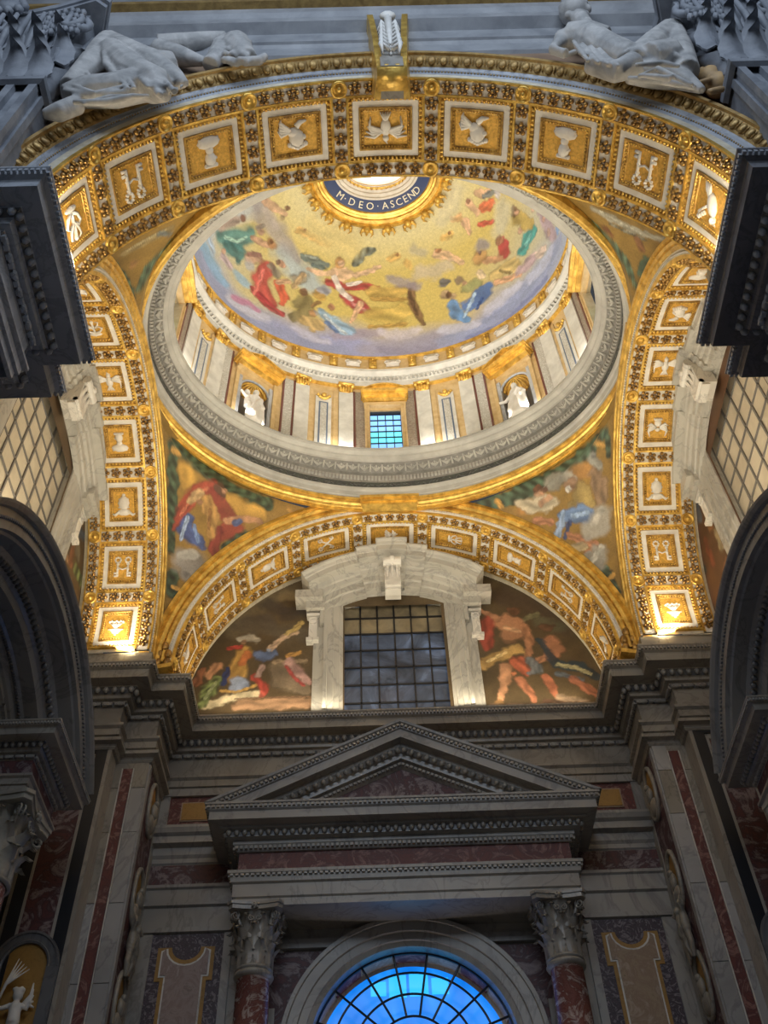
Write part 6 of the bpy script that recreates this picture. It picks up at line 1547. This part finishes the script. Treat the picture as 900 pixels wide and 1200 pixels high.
FIG_L = [('t',[(-6.65,6.3,21.3),(-6.38,6.3,21.38),(-6.08,6.3,21.85)],[0.094,0.19,0.193]),('t',[(-6.43,6.25,22.19),(-6.05,6.25,22.42),(-5.47,6.25,22.48),(-4.93,6.25,22.88)],[0.22,0.321,0.347,0.352]),('t',[(-6.53,6.32,23.02),(-6.33,6.32,24.16),(-6.25,6.32,25.42),(-6.29,6.32,26.24)],[0.202,0.317,0.359,0.284]),('t',[(-6.29,6.35,26.22),(-5.67,6.35,25.09),(-4.95,6.35,24.03),(-4.52,6.35,24.24)],[0.312,0.41,0.447,0.345]),('t',[(-6.01,6.22,25.03),(-5.27,6.22,23.37),(-4.69,6.22,22.65),(-4.36,6.22,21.88)],[0.326,0.409,0.374,0.096]),('t',[(-5.66,6.25,25.11),(-4.99,6.25,24.17),(-4.36,6.25,23.12),(-4.1,6.25,22.81)],[0.272,0.343,0.228,0.08]),('t',[(-6.23,6.12,25.75),(-5.63,6.12,24.0),(-5.05,6.12,22.45)],[0.066,0.083,0.078]),('t',[(-5.91,6.12,25.44),(-5.2,6.12,23.61),(-4.43,6.12,21.66)],[0.065,0.082,0.076]),('t',[(-5.45,6.15,24.85),(-4.77,6.15,23.8),(-4.28,6.15,21.96)],[0.064,0.082,0.058]),('t',[(-6.39,6.12,22.13),(-5.72,6.12,21.71),(-5.06,6.12,21.92)],[0.058,0.076,0.077]),('t',[(-6.04,6.1,21.32),(-5.47,6.1,21.28),(-4.91,6.1,21.64)],[0.056,0.075,0.057]),('t',[(-6.24,6.18,22.97),(-5.62,6.18,22.92),(-5.17,6.18,23.34)],[0.06,0.08,0.061]),('t',[(-6.28,6.2,23.62),(-5.91,6.2,22.79),(-5.65,6.2,22.12)],[0.061,0.059,0.058]),('t',[(-5.28,6.55,26.75),(-4.7,6.55,26.84),(-4.13,6.55,27.15),(-3.77,6.55,27.49)],[0.261,0.262,0.206,0.118]),('t',[(-5.19,6.5,26.13),(-4.64,6.5,25.68),(-4.05,6.5,25.24)],[0.284,0.252,0.109]),('t',[(-3.87,6.5,24.97),(-3.68,6.5,26.14),(-3.4,6.5,26.12),(-3.07,6.5,25.29)],[0.191,0.313,0.427,0.249]),('t',[(-3.13,6.45,24.98),(-2.78,6.45,25.02),(-2.66,6.45,25.33)],[0.108,0.109,0.088]),('t',[(-6.16,6.04,25.03),(-5.8,6.04,23.49),(-5.07,6.04,21.87)],[0.051,0.077,0.042]),('t',[(-5.93,6.04,24.68),(-5.48,6.04,23.23),(-4.94,6.04,21.89)],[0.051,0.076,0.042]),('t',[(-5.49,6.04,24.01),(-5.05,6.04,22.74),(-4.68,6.04,21.92)],[0.05,0.075,0.042]),('t',[(-5.27,6.04,23.69),(-4.94,6.04,22.51),(-4.55,6.04,21.93)],[0.049,0.074,0.042]),('t',[(-4.86,6.04,23.06),(-4.54,6.04,22.04),(-4.29,6.04,21.97)],[0.048,0.073,0.042]),('t',[(-4.46,6.04,22.47),(-4.14,6.04,21.59),(-4.03,6.04,22.0)],[0.047,0.072,0.042]),('t',[(-6.25,6.06,22.24),(-5.67,6.06,21.67),(-5.01,6.06,22.25)],[0.048,0.068,0.043]),('t',[(-5.84,6.1,21.21),(-5.39,6.1,21.57),(-4.62,6.1,21.61)],[0.041,0.064,0.042]),('b',(-3.31,6.38,25.68),(0.089,0.089,0.089)),('b',(-3.32,6.41,26.34),(0.091,0.091,0.091)),('b',(-3.15,6.36,25.8),(0.089,0.089,0.089)),('b',(-3.03,6.38,25.48),(0.088,0.088,0.088)),('b',(-3.33,6.43,25.39),(0.088,0.088,0.088)),('b',(-3.18,6.37,24.8),(0.086,0.086,0.086)),('b',(-3.16,6.4,25.23),(0.087,0.087,0.087)),('b',(-3.15,6.37,25.23),(0.087,0.087,0.087)),('b',(-3.53,6.38,24.87),(0.086,0.086,0.086)),('b',(-3.14,6.4,24.87),(0.086,0.086,0.086)),('b',(-3.1,6.42,25.76),(0.089,0.089,0.089)),('b',(-3.3,6.42,24.88),(0.086,0.086,0.086)),('b',(-3.63,6.43,26.32),(0.091,0.091,0.091)),('b',(-3.05,6.38,25.54),(0.088,0.088,0.088)),('b',(-3.44,6.41,25.57),(0.088,0.088,0.088)),('b',(-3.39,6.39,25.36),(0.088,0.088,0.088)),('b',(-3.07,6.41,25.23),(0.087,0.087,0.087)),('b',(-3.07,6.43,24.81),(0.086,0.086,0.086)),('b',(-3.47,6.41,24.98),(0.087,0.087,0.087)),('b',(-3.09,6.44,25.53),(0.088,0.088,0.088)),('b',(-3.45,6.42,25.04),(0.087,0.087,0.087)),('b',(-3.52,6.41,26.35),(0.091,0.091,0.091)),('b',(-3.11,6.43,26.36),(0.091,0.091,0.091)),('b',(-3.44,6.42,26.26),(0.09,0.09,0.09)),('b',(-3.11,6.38,24.82),(0.086,0.086,0.086)),('b',(-3.31,6.36,26.21),(0.09,0.09,0.09)),('b',(-3.37,6.42,24.96),(0.087,0.087,0.087)),('b',(-3.26,6.44,24.83),(0.086,0.086,0.086)),('b',(-3.55,6.38,25.33),(0.088,0.088,0.088)),('b',(-3.5,6.36,25.57),(0.088,0.088,0.088)),('b',(-3.6,6.41,26.41),(0.091,0.091,0.091)),('b',(-3.38,6.43,24.87),(0.086,0.086,0.086)),('b',(-3.41,6.43,25.73),(0.089,0.089,0.089)),('b',(-3.23,6.4,25.37),(0.088,0.088,0.088))]
FIG_R = [('b',(4.6,6.2,27.55),(0.356,0.356,0.356)),('b',(4.39,6.15,26.96),(0.115,0.115,0.115)),('t',[(4.72,6.22,27.86),(4.47,6.22,27.25)],[0.24,0.117]),('t',[(4.63,6.2,26.99),(4.61,6.2,25.8)],[0.204,0.224]),('t',[(4.05,6.2,25.36),(4.49,6.2,25.19),(4.9,6.2,24.95)],[0.304,0.384,0.299]),('t',[(4.51,6.2,25.05),(4.75,6.2,24.17),(5.08,6.2,23.52)],[0.382,0.371,0.336]),('t',[(3.99,6.22,25.31),(3.63,6.22,24.54),(3.87,6.22,24.19)],[0.22,0.106,0.105]),('t',[(4.13,6.15,23.06),(4.55,6.15,22.56),(5.03,6.15,22.99)],[0.178,0.224,0.278]),('t',[(5.09,6.22,23.23),(5.78,6.22,24.42),(6.44,6.22,25.58)],[0.333,0.348,0.306]),('t',[(6.51,6.22,25.72),(6.29,6.22,24.12),(6.08,6.22,22.68)],[0.28,0.291,0.251]),('t',[(4.93,6.35,23.0),(5.48,6.35,23.07),(5.99,6.35,22.63),(6.2,6.35,21.9)],[0.178,0.307,0.226,0.078]),('t',[(5.39,6.15,23.19),(5.96,6.15,23.51)],[0.383,0.362]),('t',[(6.05,6.3,25.1),(6.29,6.3,24.94),(6.47,6.3,24.53)],[0.065,0.065,0.064]),('t',[(5.59,6.25,24.16),(5.93,6.25,23.88),(6.2,6.25,23.25)],[0.063,0.083,0.061]),('t',[(5.12,6.22,23.11),(5.64,6.22,23.07),(6.06,6.22,22.46)],[0.061,0.081,0.059]),('t',[(4.76,6.2,22.27),(5.32,6.2,22.12),(5.94,6.2,21.58)],[0.059,0.078,0.057]),('t',[(4.99,6.3,24.39),(4.86,6.3,23.59),(4.54,6.3,22.74)],[0.064,0.082,0.06]),('t',[(4.19,6.28,23.28),(4.36,6.28,22.8),(4.81,6.28,22.88)],[0.061,0.08,0.06]),('t',[(4.89,6.35,25.94),(4.73,6.35,25.13),(4.35,6.35,24.12)],[0.067,0.087,0.063]),('t',[(4.29,6.35,26.14),(4.49,6.35,25.7),(4.8,6.35,26.1)],[0.09,0.111,0.068]),('t',[(3.6,6.3,24.64),(3.82,6.3,24.24),(4.15,6.3,24.59)],[0.064,0.063,0.064]),('t',[(4.97,6.0,23.17),(5.61,6.0,23.61),(6.03,6.0,22.84)],[0.048,0.078,0.044]),('t',[(4.92,6.0,22.46),(5.49,6.0,22.53),(5.78,6.0,22.28)],[0.047,0.075,0.043]),('t',[(4.88,6.0,21.8),(5.38,6.0,21.54),(5.54,6.0,21.74)],[0.046,0.072,0.042]),('t',[(4.84,6.02,21.76),(5.33,6.02,22.27),(5.74,6.02,21.16)],[0.046,0.07,0.045]),('t',[(3.99,5.98,24.18),(4.0,5.98,23.42),(4.04,5.98,22.7)],[0.046,0.061,0.039]),('t',[(4.14,5.98,23.97),(4.16,5.98,23.22),(4.22,5.98,22.57)],[0.046,0.06,0.039]),('t',[(4.28,5.98,23.77),(4.31,5.98,23.03),(4.4,5.98,22.44)],[0.045,0.06,0.039]),('t',[(4.42,5.98,23.57),(4.47,5.98,22.84),(4.58,5.98,22.31)],[0.045,0.06,0.039]),('b',(4.5,6.15,28.16),(0.12,0.12,0.12)),('b',(4.66,6.15,28.4),(0.121,0.121,0.121)),('b',(4.84,6.15,28.46),(0.121,0.121,0.121)),('b',(4.93,6.15,28.03),(0.119,0.119,0.119)),('b',(4.91,6.15,27.46),(0.117,0.117,0.117)),('b',(4.77,6.15,26.92),(0.115,0.115,0.115)),('b',(4.37,6.15,27.68),(0.118,0.118,0.118))]
FIG_B = [('b',(6.7,6.5,23.08),(0.283,0.283,0.283)),('b',(6.76,6.5,22.68),(0.279,0.279,0.279)),('t',[(6.52,6.4,23.27),(6.83,6.4,23.61),(6.9,6.4,23.24)],[0.082,0.104,0.082]),('t',[(6.17,6.35,22.33),(6.6,6.35,22.63)],[0.059,0.06]),('t',[(6.33,6.4,21.94),(6.69,6.4,22.13)],[0.078,0.078])]
def neg(l): return l
f1 = figure('reclining_figure', 'grey draped reclining stucco figure with raised knee on the arch rim at upper left', 'sculpture', FIG_L, 'statue_grey', .035, 2)
f2 = figure('reclining_figure', 'grey draped reclining woman looking down from the arch rim at upper right', 'sculpture', FIG_R, 'statue_grey', .035, 2)
f3 = figure('bundle', 'ochre and white bundle beside the reclining woman at upper right', 'attribute', FIG_B, 'bundle', .04, 3)
# giant nave pilasters with their capitals
for s_ in (-1, 1):
    nm = 'left' if s_ < 0 else 'right'
    T = thing('giant_pilaster', 'fluted giant grey pilaster with deeply carved acanthus capital at the upper %s corner' % nm, 'pilaster', (s_*7.6, 5.9, 0))
    X0, X1, Y0, Y1 = 6.85, 9.8, 6.0, 6.78
    def gp(mb, name, mt, sm=False, kind=None): return part(mb, name, mt, T, sm, kind)
    b = MB(); b.box((s_*(X0+X1)/2, (Y0+Y1)/2+.06, 11.25), (X1-X0-.12, Y1-Y0-.12, 22.5)); gp(b, 'shaft', 'capital_grey')
    for k in range(7):
        b = MB(); x = s_*(X0+.12+.44*k); b.box((x, Y0+.06, 11.1), (.16, .14, 22.2)); gp(b, 'flute_fillet', 'capital_grey')
    for k in range(1):
        b = MB(); b.box((s_*(X0+.05), Y0+.30+.55*k, 11.1), (.12, .16, 22.2)); gp(b, 'flute_fillet', 'capital_grey')
    b = MB(); pp = [(-X1, Y0), (-X0, Y0), (-X0, 6.7)]; pp = pp if s_ < 0 else mir(pp); sweep(b, pp, [(0, 22.15), (.10, 22.2), (.12, 22.3), (.10, 22.4), (.02, 22.42), (.02, 22.55)]); gp(b, 'astragal', 'capital_grey')
    b = MB(); P = [[(s_*X1, Y0+.05, 22.5), (s_*(X0+.05), Y0+.05, 22.5), (s_*(X0+.05), 6.75, 22.5)], [(s_*X1, Y0, 25.0), (s_*(X0), Y0, 25.0), (s_*(X0), 6.75, 25.0)], [(s_*X1, Y0-.25, 26.3), (s_*(X0-.25), Y0-.25, 26.3), (s_*(X0-.25), 6.75, 26.3)]]; b.grid(P); gp(b, 'bell', 'capital_grey')
    lm = leaf_mesh(.46, 1.0, .42); l0 = None
    spots = [(X0+.2+.5*k, Y0, 0, 22.5) for k in range(6)]+[(X0-.05+.5*k, Y0, 0, 23.4) for k in range(6)]+[(X0+.2+.5*k, Y0-.05, 0, 24.3) for k in range(6)]+[(X0, Y0+.25, 1, 22.5), (X0, Y0+.5, 1, 23.4), (X0, Y0+.1, 1, 23.6), (X0, Y0+.3, 1, 24.4)]
    for x, y, side, z in spots:
        o = lm.build('acanthus_leaf', 'capital_grey', None, True) if l0 is None else bpy.data.objects.new('acanthus_leaf', l0.data)
        if l0 is None: l0 = o
        else: COL.objects.link(o)
        o.parent = T; o.matrix_parent_inverse = Matrix.Translation(T.location).inverted(); o.location = (s_*x, y, z)
        o.rotation_euler = (0, 0, PI if side == 0 else s_*H)
    b = MB()
    for u in (0, 1.5):
        for q in (-1, 1): volute(b, Vector((s_*(X0+u*1.0+.0+(.35 if u else 0)), Y0-.3, 25.5)), Vector((q*s_*1.0, -.25, 0)).normalized(), .42, .10)
    for k in range(9): b.tube([(s_*(X0+.2+.3*k), Y0-.02, 24.2), (s_*(X0+.15+.3*k), Y0-.25, 25.1), (s_*(X0+.3*k), Y0-.45, 25.7)], [.07, .08, .05], 6)
    for k in range(3): b.tube([(s_*(X0-.02), Y0+.3+.5*k, 24.2), (s_*(X0-.2), Y0+.2+.5*k, 25.1), (s_*(X0-.35), Y0+.1+.5*k, 25.7)], [.07, .08, .05], 6)
    gp(b, 'volute', 'capital_grey', True)
    b = MB()
    for k in range(6):   # curled leaf hanging under the abacus corner
        for j in range(5): b.ball((s_*(X0-.22+.14*k), Y0-.42+.04*j, 26.0-.22*j-.10*abs(k-2)), (.07, .09, .12), 6, 4)
    b.ball((s_*(X0+1.55), Y0-.45, 26.35), (.28, .18, .28), 10, 7)
    for k in range(9): b.ball((s_*(X0+1.55)+.34*cs(k*.7), Y0-.45, 26.35+.34*sn(k*.7)), .12, 6, 4)
    gp(b, 'corner_foliage', 'capital_grey', True)
    b = MB(); poly = [(X0-.42, Y0-.55), (X0-.62, Y0-.40), (X0-.40, 6.2), (X0-.42, 6.5), (X0-.42, 6.76), (X1, 6.76), (X1, Y0-.4), (X0+2.2, Y0-.2), (X0+1.5, Y0-.18), (X0+.6, Y0-.32)]
    b.prism([(s_*x, y) for x, y in poly], lambda x, y, z: (x, y, z), 26.3, 26.5); b.prism([(s_*(x-.06), y-.06) for x, y in poly], lambda x, y, z: (x, y, z), 26.5, 26.85); gp(b, 'abacus', 'capital_grey')
# niche statues in the drum
def saint(tdeg, mirror, label):
    t = tdeg*D2R; q = at_wall(tdeg, 0, .18, 29.0)
    m_ = mirror
    P = [('b', (0, -.02, 1.86), (.12, .13, .15)), ('b', (0, -.1, 1.78), (.07, .07, .1)), ('t', [(0, 0, 1.7), (0, 0, 1.5), (.02*m_, 0, 1.2), (0, 0, .9), (-.03*m_, 0, .5), (0, 0, .0)], [.08, .22, .21, .25, .30, .34]),
         ('t', [(.18*m_, 0, 1.5), (.42*m_, -.05, 1.28), (.66*m_, -.12, 1.36)], [.09, .07, .05]), ('t', [(-.18*m_, 0, 1.5), (-.34*m_, -.05, 1.2), (-.22*m_, -.2, 1.02)], [.10, .08, .05]),
         ('t', [(-.2*m_, -.15, 1.45), (.05*m_, -.25, 1.0), (.25*m_, -.28, .3)], [.07, .09, .08]), ('t', [(-.1*m_, -.25, .9), (-.18*m_, -.3, .1)], [.05, .05]), ('t', [(.1*m_, -.25, .85), (.08*m_, -.32, .05)], [.05, .05]), ('t', [(.25*m_, -.1, 1.0), (.34*m_, -.15, .1)], [.08, .07]), ('t', [(-.3*m_, -.05, 1.1), (-.36*m_, -.1, .2)], [.08, .07])]
    o = figure('niche_statue', label, 'statue', P, 'statue', .04, 2, tuple(q)); o.rotation_euler = (0, 0, -t); return o
sa = saint(318, -1, 'white marble draped saint statue in the left drum niche'); s2_ = saint(42, -1, 'white marble draped saint statue with outstretched arm in the right drum niche')
o = figure('child', None, None, [('b', (-.34, 0, 1.62), (.11, .11, .13)), ('t', [(-.32, 0, 1.5), (-.28, 0, 1.2), (-.3, 0, .8)], [.07, .13, .1])], 'statue', .04, 2); o.parent = sa
